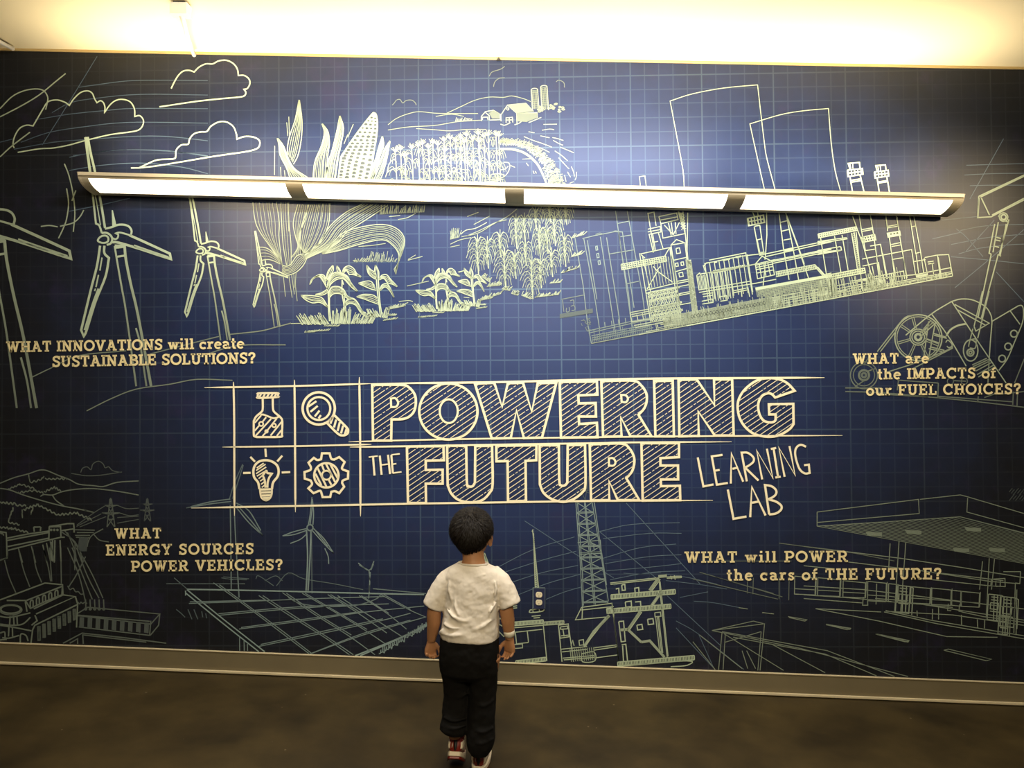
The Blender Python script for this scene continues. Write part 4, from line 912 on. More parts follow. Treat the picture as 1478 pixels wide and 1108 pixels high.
k.ss('445,580 940,485 980,740|450,650 610,615 640,820|630,435 690,780|525,450 635,432|480,495 580,480|740,585 860,565 890,780|650,520 700,780|750,590 790,780|595,620 620,810|545,650 580,820', f=.9, smooth=False)
k.ss('1070,565 1195,540 1235,770|1195,540 1310,535 1350,750|1065,570 1100,740|1100,610 1160,600|1105,630 1165,620|1145,620 1160,730|980,735 1335,665|400,790 860,700 870,780|330,800 980,735|1330,660 1338,700', f=.9, smooth=False)
k.fill('980,742 1095,722 1100,745 985,765', .8); k.fill('1195,560 1210,558 1245,768 1222,772', .75)
for i in range(40): x = 420+k.rnd.random()*360; k.ss('%g,%g %g,%g' % (x, 880-(x-420)*.16, x-8, 880-(x-420)*.16-k.rnd.uniform(30, 120)), f=.85, w=1)
k.build('foundation_drawing', INK_SAGE)
k = Ink(5).crop(1100, 200, 3.902); k.w = 1.5      # twin stacks above the lamp
k.ss('480,178 565,168 568,200 484,214 480,178|495,172 485,140 548,134 552,168|500,235 560,226|495,215 510,305|552,205 575,305|502,245 562,236', f=.95, w=1.7, smooth=False)
k.ss('632,188 710,178 713,210 636,222 632,188|648,182 640,152 694,148 698,178|652,245 705,236|648,222 660,305|702,212 718,305|655,250 707,242', f=.95, w=1.7, smooth=False)
for a, b in ((484, 195), (636, 204)):
    for i in range(5): k.ss('%g,%g %g,%g' % (a+i*18, b-18-i*2, a+i*18+3, b+14-i*2), f=.95, w=1.3)
k.ss('495,145 500,170|510,140 512,168|652,155 656,180|665,152 668,180', f=.95, w=1.3); k.ss('484,195 566,184|636,204 712,194', f=.95, w=2)
k.build('chimney_drawing', INK_SAGE)

# ------------------------------------------------------------------ pump jack
J = (1220, 420, 5.729)
k = Ink(4).crop(1100, 200, 3.902); k.mul = 0.85; k.w = 1.8
k.ss('1220,325 1475,205|1228,330 1475,212|1220,325 1213,445! 1290,440 1475,345|1235,335 1280,430|1222,335 1216,440|1295,430 1475,336', f=.78, smooth=False)
k.ring(1360, 442, 24, w=1.6, f=.8); k.ring(1360, 442, 14, w=2.2, f=.8); k.ss('1330,440 1345,418|1338,455 1390,470', f=.78)
k.ss('1310,480 1278,645 1290,650|1330,470 1300,640|1375,480 1340,660|1390,455 1335,655 1345,662|1315,555 1345,562|1312,570 1342,576|1305,605 1335,612', f=.78, smooth=False)
k.ss('1290,650 1215,1010|1330,650 1235,1010', f=.72, smooth=False)
k.crop(*J); k.w = 1.6
k.ss('1135,0 1065,290|1190,0 1095,390', f=.66, smooth=False)
k.ss('265,500 430,290 500,215 580,195|290,500 420,330|360,665 590,590 860,480 885,455|560,640 890,470', f=.5)
k.ss('500,365 710,190 880,85! 960,65 1060,75 1160,130 1205,200 1213,260! 1200,420 1190,560', f=.72)
k.ss('710,185 850,370 1000,620|880,85 1080,390 1330,760|905,110 1190,265! 1080,330! 1065,292|920,150 1160,282|1213,250 1430,122! 1460,120 1474,160 1465,260 1400,420 1340,560 1270,655|1365,165 1445,275', f=.7)
k.ss('835,370 870,320 930,285 1000,270', f=.7, w=2.6)
k.ring(605, 385, 195, 190, w=1.8, f=.62, n=40); k.ring(605, 385, 178, 173, w=1.2, f=.55, n=40); k.ring(603, 380, 68, 66, w=1.6, f=.6); k.ring(603, 380, 52, 50, w=1.6, f=.6); k.ring(603, 380, 25, w=3.5, f=.62)
for a in (20, 65, 115, 165, 215, 255, 310):
    ca, sa = math.cos(math.radians(a)), math.sin(math.radians(a))
    k.ss('%g,%g %g,%g|%g,%g %g,%g' % (603+ca*66-sa*7, 382+sa*66+ca*7, 603+ca*178-sa*9, 384+sa*178+ca*9, 603+ca*66+sa*7, 382+sa*66-ca*7, 603+ca*178+sa*9, 384+sa*178-ca*9), f=.5, w=1.2)
k.ss('605,360 730,255|620,380 745,265|690,250 650,540|745,260 690,550|730,350 835,380|735,365 840,390|660,390 780,430|700,460 820,490|690,475 800,500|610,360 700,250', f=.58, w=1.6)
k.ss('830,425 850,405 885,445 860,468 840,455', f=.6)
k.ring(1037, 490, 60, 88, w=1.8, f=.62); k.ring(1035, 508, 28, w=2.2, f=.55); k.ring(1035, 508, 12, w=2, f=.5); k.ss('1055,310 1025,430 1020,460|1040,400 1080,400 1075,470 1030,470', f=.55)
for x, y in ((1395, 352), (1347, 458), (1297, 558)): k.ring(x, y, 28, w=1.9, f=.68, n=20)
k.ss('1050,610 1170,555|1055,625 1185,565|1065,640 1200,575|1080,660 1210,590|1090,690 1230,610|1100,710 1240,625|1190,560 1180,760', f=.5)
k.ring(155, 695, 112, w=1.6, f=.32, n=30); k.ring(155, 695, 88, w=1.4, f=.28); k.ring(155, 695, 42, w=3, f=.28); k.ring(155, 695, 18, w=3, f=.26); k.ss('160,600 200,540|155,740 80,790|190,660 250,640', f=.3)
k.ss('0,830 300,840 800,885 1100,915 1478,960|280,850 760,880|430,735 770,760|770,870 1390,915|770,760 765,885|1100,870 1095,920|1390,830 1385,940|1425,830 1420,950|440,740 430,820|900,740 1000,745|1480,560 1400,760|1150,880 1260,840|1300,850 1478,830|0,800 300,800', f=.3)
k.ring(870, 745, 26, w=1.2, f=.3, n=16); k.ring(985, 745, 26, w=1.2, f=.3, n=16)
k.build('pump_jack_drawing', INK_SAGE)

# ------------------------------------------------------------------ filling station
G = (1160, 700, 4.648)
k = Ink(4).crop(*G); k.mul = 0.85; k.w = 1.15
k.ss('90,180 770,95 775,190 90,250|90,180 90,275|780,95 1050,65 1090,75 1478,190|1100,85 1095,180 1478,285|90,275 560,245 1050,212 1478,320', f=.42, smooth=False)
for i in range(25):
    t = i/24; k.ss('%g,%g 1478,%g' % (1050-960*t, 213+62*t, 325+200*t), f=.36+.14*t, w=.65, smooth=False)
for x, y in ((415, 322), (680, 310), (1080, 292), (1240, 430), (1000, 430)):
    for j in range(5): k.ss('%g,%g %g,%g' % (x+j*3, y-8+j*5, x+110, y-2+j*5), f=.45, w=1)
k.ss('640,370 610,850|685,385 650,860|1245,490 1225,880|1280,495 1260,700|580,390 570,560|1200,510 1180,700', f=.5, smooth=False)
k.ss('0,410 650,490 1050,550 1478,620|300,515 800,575 1250,645 1440,660|0,540 200,560|920,590 1340,640|780,625 1300,680|0,675 400,700 900,760 1478,830|0,735 300,755 800,800 1250,870 1478,905|0,760 400,790|550,840 850,905 1478,1010|540,850 900,930 1478,1030|550,845 1000,870 1478,940|1060,850 1200,880 1478,920|80,828 520,850|80,828 500,910 960,1015 1300,1020|700,790 1000,820|480,760 700,775', f=.5, smooth=False)
for x, y, w_, h in ((95, 620, 150, 120), (265, 640, 150, 110), (430, 645, 125, 130), (570, 660, 60, 120), (720, 680, 130, 110), (860, 690, 130, 110), (995, 705, 60, 100), (1060, 712, 120, 100), (-60, 610, 140, 120)):
    k.ss('%g,%g %g,%g %g,%g %g,%g %g,%g' % (x, y, x+w_, y+w_*.1, x+w_-4, y+h+6, x-2, y+h, x, y), f=.52, smooth=False)
    k.ss('%g,%g %g,%g|%g,%g %g,%g' % (x+w_+6, y+4, x+w_, y+h+6, x, y+h*.7, x+w_, y+h*.7+8), f=.45)
k.ss('490,660 485,800|400,750 395,805 430,805 428,755|970,795 965,840 990,842|1045,800 1042,845 1065,848', f=.5, smooth=False)
def pump(x, y, s):
    for t in ('0,0 90,10 80,190 -10,180 0,0', '15,60 70,66 66,110 12,104 15,60', '20,20 70,25|18,40 70,46|40,10 35,180|65,10 58,185|10,120 75,128', '90,10 110,20 100,200'):
        for q in t.split('|'): k.s([(x+float(a)*s, y+float(b)*s) for a, b in (c.split(',') for c in q.split())], w=1.4, f=.6, smooth=False)
pump(625, 670, 1.0); pump(1240, 730, .95); pump(1320, 745, 1.1); pump(1310, 870, .7)
k.ss('1260,630 1350,625 1352,680 1255,675 1260,630|1340,580 1455,580 1450,660 1420,655|1420,660 1410,990|1390,860 1380,1000|1430,700 1425,1000|1290,640 1288,680|1320,635 1318,680|905,815 905,900|865,830 863,900|760,840 762,880|1165,900 1168,960|1215,900 1212,960|1058,870 1060,940', f=.55, smooth=False)
k.ss('150,935 300,960 310,966 290,968 150,935|480,998 690,1040 705,1045 680,1050 480,998', f=.5, smooth=False)
k.crop(1000, 680, 3.092)
k.ss('1120,798 1140,793 1333,838 1310,845 1120,798|820,725 965,755 960,762 820,725|595,682 705,700 700,706|425,648 510,662 500,668 430,652|310,630 362,636|205,608 245,614', f=.45, smooth=False)
k.ss('385,320 720,365 900,400|60,400 440,400|0,480 250,540 380,570|100,470 400,560|30,450 360,545|385,470 385,570|430,470 428,575|245,470 243,545|270,475 268,548', f=.28, w=1, smooth=False)
k.ss('85,710 270,668 320,680 300,888|130,720 115,885|85,710 320,680|145,725 135,885|145,762 305,715|140,725 405,888|85,710 480,790 960,915|130,715 600,800 900,915|350,770 590,898|305,715 290,888|30,730 220,880|220,800 245,880|240,800 280,880|0,760 100,885|180,740 590,815 820,912', f=.42, w=1.1, smooth=False)
k.build('filling_station_drawing', INK_SAGE)
k = Ink(3).crop(*G); k.w = 1.0
for i in range(16): x = 1378+(i%8)*14; y = 20+(i//8)*40+(i%3)*9; k.ss('%g,%g %g,%g' % (x, y+26, x+22, y), f=.10)
k.build('foliage_drawing', INK_SAGE)

# ------------------------------------------------------------------ drilling rig
D4 = (680, 700, 3.887)
k = Ink(4).crop(*D4); k.w = 1.2
k.ss('587,90 612,430 625,690|597,95 625,500 630,675|678,90 730,400 770,650|690,90 720,300 760,560|635,90 660,350 690,670|640,90 668,350 698,670', f=.62, smooth=False)
for i in range(9):
    t0, t1 = i/9, (i+1)/9; y0, y1 = 95+t0*565, 95+t1*565
    xl0, xl1, xr0, xr1 = 590+t0*37, 590+t1*37, 680+t0*90, 680+t1*90
    k.ss('%g,%g %g,%g|%g,%g %g,%g|%g,%g %g,%g|%g,%g %g,%g' % (xl0, y0, xr1, y1, xr0, y0, xl1, y1, xl1, y1, xr1, y1-4, xl1, y1-6, xr1, y1-10), f=.66, w=1.1)
k.ss('598,322 725,308 730,372 608,380|605,380 732,374|606,388 732,382|668,330 688,330 690,370', f=.66, smooth=False)
k.crop(680, 600, 3.887).ss('580,350 640,470|660,340 640,470|585,400 680,440|590,430 690,410', f=.22, w=.9); k.crop(*D4)
k.build('drilling_derrick_drawing', INK_TEAL)
k = Ink(5).crop(*D4); k.w = 1.3
k.ss('345,250 378,575|350,270 360,575|342,260 348,248', f=.85)
for i in range(26): y = 290+i*11; k.ss('%g,%g %g,%g' % (347+i*.45, y, 354+i*.8, y+7), f=.85, w=1.3)
k.build('flare_stack_drawing', INK_SAGE); k = Ink(5).crop(*D4); k.w = 1.3
k.ss('620,685 790,662 795,695|620,685 585,755 770,738|625,690 622,750|618,700 800,680|790,662 830,998|800,690 800,740', f=.8, smooth=False)
k.crop(680, 700, 3.887)
def truss(x0, y0, x1, y1, h, n, f=.85, w=1.6):
    k.s([(x0, y0), (x1, y1)], w=w, f=f, smooth=False); k.s([(x0, y0+h), (x1, y1+h)], w=w, f=f, smooth=False)
    for i in range(n+1):
        t = i/n; x = x0+(x1-x0)*t; y = y0+(y1-y0)*t; k.s([(x, y), (x+1, y+h)], w=1.35, f=f, smooth=False)
truss(785, 615, 1145, 585, 24, 42); truss(765, 695, 1120, 667, 24, 42); truss(822, 992, 1252, 955, 24, 50); truss(240, 768, 405, 755, 20, 22); truss(405, 768, 520, 760, 17, 14, .7); truss(250, 985, 420, 965, 20, 20)
k.ss('780,548 1040,520|782,556 1040,528', f=.75, smooth=False)
def band(t, w): k.s(t, w=w, f=.62, smooth=False)
band('1052,520 1002,590', 4.2); band('1062,605 1010,680', 4.2); band('950,705 880,810 955,880', 3.6); band('955,880 1002,872 1085,965', 3.6); band('775,730 700,810 690,820 635,905', 4.2); band('835,812 880,808', 4.0); band('1050,512 1098,508', 4.2)
k.ss('1052,520 1002,590|1062,528 1012,595|1062,605 1010,680|950,705 880,810|958,712 890,810|775,730 635,905', f=.9, w=1.0, smooth=False)
k.ss('1098,515 1178,510|1098,522 1178,518|1120,508 1125,528|1140,505 1145,530|1178,508 1180,520|1055,530 1062,620 1100,965|1060,540 1105,960|1030,715 1062,712 1065,735 1032,738 1030,715|1035,738 1058,935|1045,738 1068,938|1052,738 1075,940', f=.75, smooth=False)
k.ss('845,560 862,556 865,588 848,590 845,560|812,582 828,578 830,608|915,578 940,574 942,600|918,578 920,602|865,655 898,650 900,680 868,684 865,655|920,655 950,652 952,680|760,692 785,688 788,715 763,718 760,692|990,752 1020,748 1024,778 994,782 990,752|930,785 958,780 963,808 934,812 930,785|828,765 855,762 865,875 842,878 828,765|845,895 868,892 878,990|850,900 855,990', f=.85, w=1.6, smooth=False)
k.ss('800,740 830,998|690,912 820,895|690,925 820,905|700,968 820,952|405,785 425,985|240,800 410,785|245,825 400,808|248,825 255,890|315,818 322,880|250,890 322,882|240,895 288,890 288,912 242,916', f=.8, smooth=False)
k.ss('490,785 545,778 550,850 500,858 490,785|500,795 540,790 542,805 503,808 500,795|505,845 555,840|515,808 522,848|545,780 575,990|490,785 510,990|505,920 650,905|510,935 650,920|515,970 690,955|520,980 690,965|560,900 570,870 578,900|605,870 630,866 632,895 608,898 605,870', f=.85, smooth=False)
for i in range(12): x = 555+i*12; k.ss('%g,%g %g,%g' % (x, 920-i, x+8, 990-i), f=.6, w=1)
k.ss('620,945 690,935 694,985 625,990 620,945|640,960 680,955|640,972 685,966', f=.8)
k.ss('330,700 400,690 402,706 332,714 330,700|345,690 348,714|380,685 384,708|340,735 390,730|350,745 385,742|232,680 258,676|235,690 258,688|820,1012 1210,985 1212,1010 1120,1018', f=.75, w=1.5)
k.ss('75,380 98,440|70,385 85,440|80,395 92,435', f=.7); k.ss('150,740 175,755|150,775 190,800|155,820 185,850', f=.6, w=1.5)
k.build('drilling_platform_drawing', INK_SAGE)

# ------------------------------------------------------------------ solar field
S4 = (240, 720, 3.519)
k = Ink(4).crop(*S4); k.w = 1.4
k.ss('105,458 480,465 985,478|985,478 1310,485', f=.7, w=2.0); k.ss('105,460 290,610 500,775|100,478 280,625 470,775|98,465 98,490', f=.7, w=1.7)
k.ss('115,530 400,520 760,505 1110,495|120,522 500,513|270,590 600,560 900,540 1130,532|265,582 600,552 900,535|370,660 700,618 1000,575 1310,543|380,652 700,610 1000,570|470,748 800,680 1100,615 1240,580|480,738 800,670 1100,608|720,790 1000,690 1320,598|740,782 1000,682 1240,615', f=.56, w=1.2)
k.ss('240,425 400,540 560,660 725,785|270,435 420,545 580,662 740,785|470,490 640,600 800,700 930,790|490,490 660,600 820,702 950,790|590,475 760,590 920,690 1060,790|610,478 780,592 940,690|690,478 850,570 1000,660 1120,740|705,478 870,575 1020,662|820,485 960,570 1120,680|835,485 980,572|870,490 1060,610 1200,700|980,490 1120,580 1220,660|990,490 1130,580|1090,485 1230,560 1320,600|1105,485 1240,560', f=.52, w=1.2)
k.ss('960,795 1150,720 1330,640|985,795 1170,715 1330,632', f=.75, w=1.9)
k.ss('620,500 680,530 800,545 960,540 1060,510 1090,485|1050,455 1320,480', f=.42)
for i in range(24): x = 1080+i*10; y = 790-i*6; k.ss('%g,%g %g,%g %g,%g' % (x, y-5, x+4+k.rnd.random()*6, y+8-k.rnd.random()*20, x+10, y-22-k.rnd.random()*12), f=.68, w=1.4)
k.ss('372,695 373,770|395,720 396,770|412,735 413,770', f=.55, w=1.2); k.ss('50,560 75,580 95,600|110,560 130,610|140,560 160,610|180,570 185,600|200,580 205,605', f=.22)
k.build('solar_panel_drawing', INK_TEAL)
k = Ink(3).crop(*S4); k.w = 1.4
k.ss('712,155 718,300 710,465|735,155 730,300 720,465', f=.6, w=2.0); k.ss('738,160 740,480', f=.4, w=1.0)
k.ss('722,132 732,70 740,-10|745,130 748,70 742,0|730,130 742,40|712,150 650,165 590,187! 650,180 715,158|745,148 800,200 850,275! 800,225 742,160|750,150 820,240|630,225 680,205 710,180|805,250 822,290 825,330', f=.6)
k.ring(730, 145, 15, w=2, f=.5); k.build('wind_turbine_drawing', INK_TEAL)
k = Ink(3).crop(*S4); k.w = 1.3
k.ss('975,325 1030,362 1055,315|980,335 1025,360|1040,360 1052,330|1030,365 1034,420 1028,505|1036,370 1030,470', f=.5, w=1.5); k.build('wind_turbine_drawing', INK_TEAL)
k = Ink(3).crop(*S4); k.w = 1.3
k.ss('325,30 328,250 330,465|345,40 352,200 370,500|360,30 430,110 490,185! 420,120 350,35|355,20 420,60 480,160|330,12 220,25 100,45! 220,15 325,0', f=.45, w=1.6); k.crop(0, 620, 3.517).ss('1165,350 1190,270 1232,175|1180,350 1200,290 1235,180', f=.3, w=1.3); k.build('wind_turbine_drawing', INK_TEAL)
k = Ink(2).crop(*S4); k.ss('455,405 470,390 545,440|500,415 555,390 590,415|560,440 620,375 700,405 850,430 1000,460|290,395 420,405|300,405 410,410|0,430 400,430|280,400 340,410|40,400 110,460', f=.3, w=1.1); k.build('hill_drawing', INK_TEAL)

# ------------------------------------------------------------------ hydro dam
H1, H2 = (0, 660, 7.385), (0, 790, 6.158)
def bumpy(k, x0, y0, x1, y1, n, amp, **q):
    pts = []
    for i in range(n+1):
        t = i/n; pts.append((x0+(x1-x0)*t+k.rnd.uniform(-4, 4), y0+(y1-y0)*t+(amp if i % 2 else -amp)*k.rnd.uniform(.4, 1.0)))
    k.s(pts, **q)
k = Ink(3).crop(*H1); k.mul = 0.66; k.w = 1.7
k.ss('0,275 150,215 300,175 420,135 500,140 620,190 740,235 840,285 1000,300 1100,310 1250,265 1478,250|0,330 100,345 250,400 500,475 680,520 820,545 1000,585 900,560|430,415 470,395 560,400 660,365 800,340 1000,332 1250,360 1478,400|560,405 600,460 680,515', f=.36)
k.ss('760,170 850,185 920,195 1060,190 1300,155|860,160 880,115 930,100 970,130 990,70 1050,40 1100,70 1120,110 1160,100 1200,140 1290,160', f=.2, w=1.3)
for a in ((90, 340, 210, 285, 7), (210, 285, 370, 330, 7), (190, 375, 380, 350, 9), (380, 350, 460, 380, 5), (470, 370, 580, 315, 6), (580, 315, 650, 360, 5), (305, 190, 320, 265, 4), (320, 265, 430, 240, 5), (430, 240, 470, 205, 4), (480, 230, 720, 225, 11)): bumpy(k, *a, 11, w=1.6, f=.36)
for a in ((0, 480, 170, 495, 9), (170, 510, 280, 510, 5), (250, 560, 400, 500, 8), (400, 500, 620, 615, 10), (620, 610, 830, 590, 10), (830, 600, 980, 665, 7), (140, 540, 90, 680, 7), (90, 690, 210, 720, 6), (350, 540, 330, 610, 4), (240, 560, 235, 650, 4), (0, 740, 130, 760, 7), (120, 750, 300, 800, 9), (0, 800, 40, 820, 3)): bumpy(k, *a, 12, w=1.8, f=.4)
k.build('mountain_drawing', INK_SAGE)
k = Ink(3).crop(*H1); k.mul = 0.66; k.w = 1.4
for x0, y0, s, f in ((1180, 440, 1.0, .26), (1570, 440, .8, .18)):
    for t in ('-8,0 -40,300', '8,0 45,300', '-60,70 70,70', '-95,150 95,150', '-60,70 -10,90 60,70', '-95,150 0,170 95,150', '-20,100 30,200', '20,100 -30,200', '-30,200 40,300', '30,200 -40,300', '-32,220 34,220', '0,-10 0,60'):
        k.s([(x0+float(a)*s, y0+float(b)*s) for a, b in (c.split(',') for c in t.split())], w=1.4, f=f, smooth=False)
k.ss('820,720 1000,590 1120,515|815,735 1080,600|850,740 1130,630|1250,510 1350,545 1478,540|1270,590 1380,620 1478,610|1250,700 1478,660|1250,640 1478,625', f=.22, w=1.2)
k.build('pylon_drawing', INK_SAGE)
k = Ink(4).crop(*H1); k.mul = 0.66; k.w = 2.0
k.ss('75,860 300,815 520,785|75,885 520,800|80,950 520,860|85,990 520,880|70,870 65,800 0,790|70,870 75,1070 0,1095|525,735 600,725 720,705 785,705 790,760|525,735 520,880 650,850 645,735 525,740|650,780 790,760 790,800|650,850 690,850|560,880 560,1108|585,880 580,1108|640,880 650,1108|545,900 545,1100|360,740 365,790|435,740 430,785|360,742 432,740', f=.44, smooth=False)
for i in range(5): x = 195+i*140 if i < 2 else 455+(i-2)*40; k.ss('%g,%g %g,%g' % (x, 965-i*18, x+45, 1120), f=.4, w=1.7)
for x in (545, 578, 612): k.ring(x, 772, 6, w=2, f=.45, n=8)
k.ss('650,790 800,900 900,1108|690,780 830,960 880,1108|720,800 800,1000 810,1108|800,770 1010,775|800,830 960,830|810,850 950,855|820,800 1000,800|930,950 940,900 980,830 1100,760|1000,820 1060,880 1160,900|800,900 800,1108', f=.3, w=1.5)
for i in range(12): k.ss('%g,%g %g,%g' % (850+i*8, 850, 830+i*8, 1000), f=.16, w=1.4)
k.crop(*H2)
k.ss('40,110 80,260 140,400|165,20 210,200 265,350|290,10 320,180 370,310|390,20 430,180 450,300|440,0 460,300|540,0 545,320|600,0 700,240 760,480|640,0 740,260 820,460|680,0 780,260 880,450|700,20 820,240 915,450|760,80 680,240 610,350|660,0 665,200|0,110 60,90 68,10', f=.3, w=1.6)
k.w = 2.0
k.ss('0,465 400,315 555,330! 550,420 400,480 270,540! 225,470 60,470|235,470 550,345|225,480 240,570|555,330 560,420 670,435! 320,590|560,420 300,545|670,435 690,500 680,710|690,505 310,690! 290,730 275,850|310,600 330,650 280,690', f=.46, smooth=False)
for i in range(5): x = 270+i*55; y = 470-i*22; k.ss('%g,%g %g,%g %g,%g %g,%g' % (x, y+70, x, y+10, x+22, y, x+25, y+60), f=.46)
for i in range(8):
    x = 335+i*45; y = 700-i*22; h = 130-i*5
    for j in range(2): k.ss('%g,%g %g,%g|%g,%g %g,%g' % (x+j*14, y, x+4+j*14, y+h, x+6+j*14, y-3, x+9+j*14, y+h-4), f=.34, w=1.8)
    for j in range(5): k.ss('%g,%g %g,%g' % (x, y+12+j*22, x+22, y+4+j*22), f=.34, w=1.6)
k.ring(95, 548, 88, 36, w=2.2, f=.46, n=26); k.ring(95, 552, 100, 46, w=1.6, f=.4, n=26)
k.ss('0,610 90,620 270,580|90,610 85,690|120,605 125,690|150,610 155,690|0,680 100,690 200,680 270,620|0,690 130,710 280,740|80,700 75,790|110,700 112,790|20,800 80,805 170,780|180,850 185,770 230,780 250,830|0,760 40,750 45,800|0,820 60,815', f=.46)
k.w = 1.7
k.ss('690,585 780,530 1420,590! 1340,680 690,605|1340,650 1330,780 700,705|1420,590 1410,690 1335,780|690,600 1330,655|560,850 730,760 1100,800 1478,850|735,770 740,855|620,850 690,810 690,855|730,775 1300,840', f=.3, smooth=False)
for i in range(9): x = 715+i*72; y = 618+i*6; k.ss('%g,%g %g,%g|%g,%g %g,%g|%g,%g %g,%g' % (x, y, x-4, y+90, x+12, y, x+8, y+92, x+26, y+2, x+22, y+95), f=.22, w=2.2)
for i in range(5): x = 760+i*40; k.ss('%g,%g %g,%g' % (x, 460, x+4, 550), f=.3, w=1.8); k.ring(x+2, 545, 10, w=1.5, f=.3, n=8)
for a in ((600, 350, 740, 420, 6), (690, 490, 770, 490, 5)): bumpy(k, *a, 12, w=1.5, f=.3)
k.build('dam_drawing', INK_SAGE)

# ------------------------------------------------------------------ power outlet set into the mural
M_PLATE = mat('outlet_plate_navy', (0.022, 0.028, 0.075), 0.35)
M_RECEPT = mat('outlet_ivory', (0.82, 0.72, 0.50), 0.4)
a = at_y(768.6, 847.5, MY); b = at_y(786.8, 878.2, MY); cx, cz = (a.x+b.x)/2, (a.z+b.z)/2; hw, hh = (b.x-a.x)/2, (a.z-b.z)/2
ol = empty('wall_outlet', (cx, MY, cz)); tag(ol, 'ivory double power outlet in a navy plate low on the mural', 'outlet')
bm = bmesh.new(); add_box(bm, (-hw, -0.009, -hh), (hw, -0.0072, hh)); bevel(bm, 0.0008); add_box(bm, (-hw+.004, -0.0072, -hh+.004), (hw-.004, -0.0002, hh-.004)); obj('plate', bm, M_PLATE, ol)
k = Ink(0); k.y = MY-0.0096; k.w = .9
k.s('769.3,878 769.3,848 786.4,848', f=.6, smooth=False); k.s('786.6,848 786.6,878', f=.25); o = k.build('plate_edge_line', INK_TEAL, ol); o.matrix_parent_inverse = Matrix.Translation(Vector((-cx, -MY, -cz)))
for py in (857.3, 868.3):
    p = at_y(777.9, py, MY); bm = bmesh.new(); n = 24; R = .0185
    ring = [(R*math.cos(2*math.pi*i/n), max(-.0148, min(.0148, R*math.sin(2*math.pi*i/n)))) for i in range(n)]
    f0 = [bm.verts.new((x, -0.0125, z)) for x, z in ring]; f1 = [bm.verts.new((x, -0.009, z)) for x, z in ring]
    bm.faces.new(f0); [bm.faces.new((f0[i], f1[i], f1[(i+1) % n], f0[(i+1) % n])) for i in range(n)]; bmesh.ops.recalc_face_normals(bm, faces=bm.faces[:])
    o = obj('receptacle', bm, M_RECEPT, ol); o.location = (p.x-cx, 0, p.z-cz)
    bm = bmesh.new()
    for x, h in ((-.006, .0042), (.006, .0034)): add_box(bm, (x-.0011, -.0129, .001), (x+.0011, -.0126, .001+h*1.7))
    add_box(bm, (-.002, -.0129, -.009), (.002, -.0126, -.005)); obj('slots', bm, M_DARK, o)
# ------------------------------------------------------------------ the boy looking up at the mural
M_SKIN = mat('skin', (0.43, 0.205, 0.095), 0.55, noise=0.06, nscale=30)
M_HAIR = mat('black_hair', (0.0075, 0.0048, 0.003), 0.6, spec=0.2)
M_SHIRT = mat('white_cotton', (0.74, 0.67, 0.58), 0.85, spec=0.2, bump=0.25, nscale=16)
M_TROUSER = mat('black_jersey', (0.0055, 0.005, 0.0045), 0.9, spec=0.15, bump=0.3, nscale=22)
M_RED = mat('red_leather', (0.20, 0.014, 0.008), 0.4)
M_SOLEW = mat('white_rubber', (0.74, 0.64, 0.48), 0.5)
M_BLACKL = mat('black_leather', (0.010, 0.008, 0.007), 0.45)
M_BAND = mat('paper_wristband', (0.80, 0.74, 0.60), 0.6)
M_EYE = mat('eye_white', (0.8, 0.78, 0.74), 0.2)
M_LIP = mat('lip', (0.42, 0.16, 0.12), 0.5)
YB = -1.05
PXM = 1100/(CAM_D+YB)                        # pixels per metre where he stands
def Q(px, py, dy=0.0): return at_y(px, py, YB+dy)
base = Q(686, 1100); BOY = empty('person', (base.x, YB, 0))
tag(BOY, 'small boy seen from behind in white t-shirt and black trousers, mid-step', 'person')
BOFF = Vector((-base.x, -YB, 0))

def loft(bm, secs, n=20, p=2.3, mi=0):
    """closed skin over superellipse sections (centre, half-axis a, half-axis b)"""
    rings = []
    for c, a, b in secs:
        r = []
        for k in range(n):
            t = 2*math.pi*k/n; ct, s_ = math.cos(t), math.sin(t)
            r.append(bm.verts.new(c+a*(math.copysign(abs(ct)**(2/p), ct))+b*(math.copysign(abs(s_)**(2/p), s_))))
        rings.append(r)
    for r0, r1 in zip(rings, rings[1:]):
        for k in range(n): bm.faces.new((r0[k], r0[(k+1) % n], r1[(k+1) % n], r1[k])).material_index = mi
    bm.faces.new(rings[0][::-1]).material_index = mi; bm.faces.new(rings[-1]).material_index = mi
def ball(bm, c, rx, ry, rz, rot=None, seg=20):
    m = Matrix.Translation(c) @ (rot.to_4x4() if rot else Matrix.Identity(4)) @ Matrix.Diagonal((rx, ry, rz, 1))
    bmesh.ops.create_uvsphere(bm, u_segments=seg, v_segments=seg//2+2, radius=1, matrix=m)
def finish(name, bm, m, voxel=None, smooth=2, parent=None, sub=0, displace=None):
    bmesh.ops.translate(bm, verts=bm.verts[:], vec=BOFF)
    bmesh.ops.recalc_face_normals(bm, faces=bm.faces[:])
    o = obj(name, bm, m, parent or BOY, smooth=True)
    if voxel:
        r = o.modifiers.new('Remesh', 'REMESH'); r.mode = 'VOXEL'; r.voxel_size = voxel; r.use_smooth_shade = True
    if smooth:
        s = o.modifiers.new('Smooth', 'SMOOTH'); s.factor = 0.5; s.iterations = smooth
    if displace:
        t = bpy.data.textures.new(name+'_folds', 'CLOUDS'); t.noise_scale = displace[1]; t.noise_depth = 2
        d = o.modifiers.new('Displace', 'DISPLACE'); d.texture = t; d.strength = displace[0]; d.mid_level = 0.5; d.texture_coords = 'LOCAL'
    if sub:
        s = o.modifiers.new('Subdivision', 'SUBSURF'); s.levels = sub; s.render_levels = sub
    return o
def px(v): return v/PXM
X, Y, Z = Vector((1, 0, 0)), Vector((0, 1, 0)), Vector((0, 0, 1))

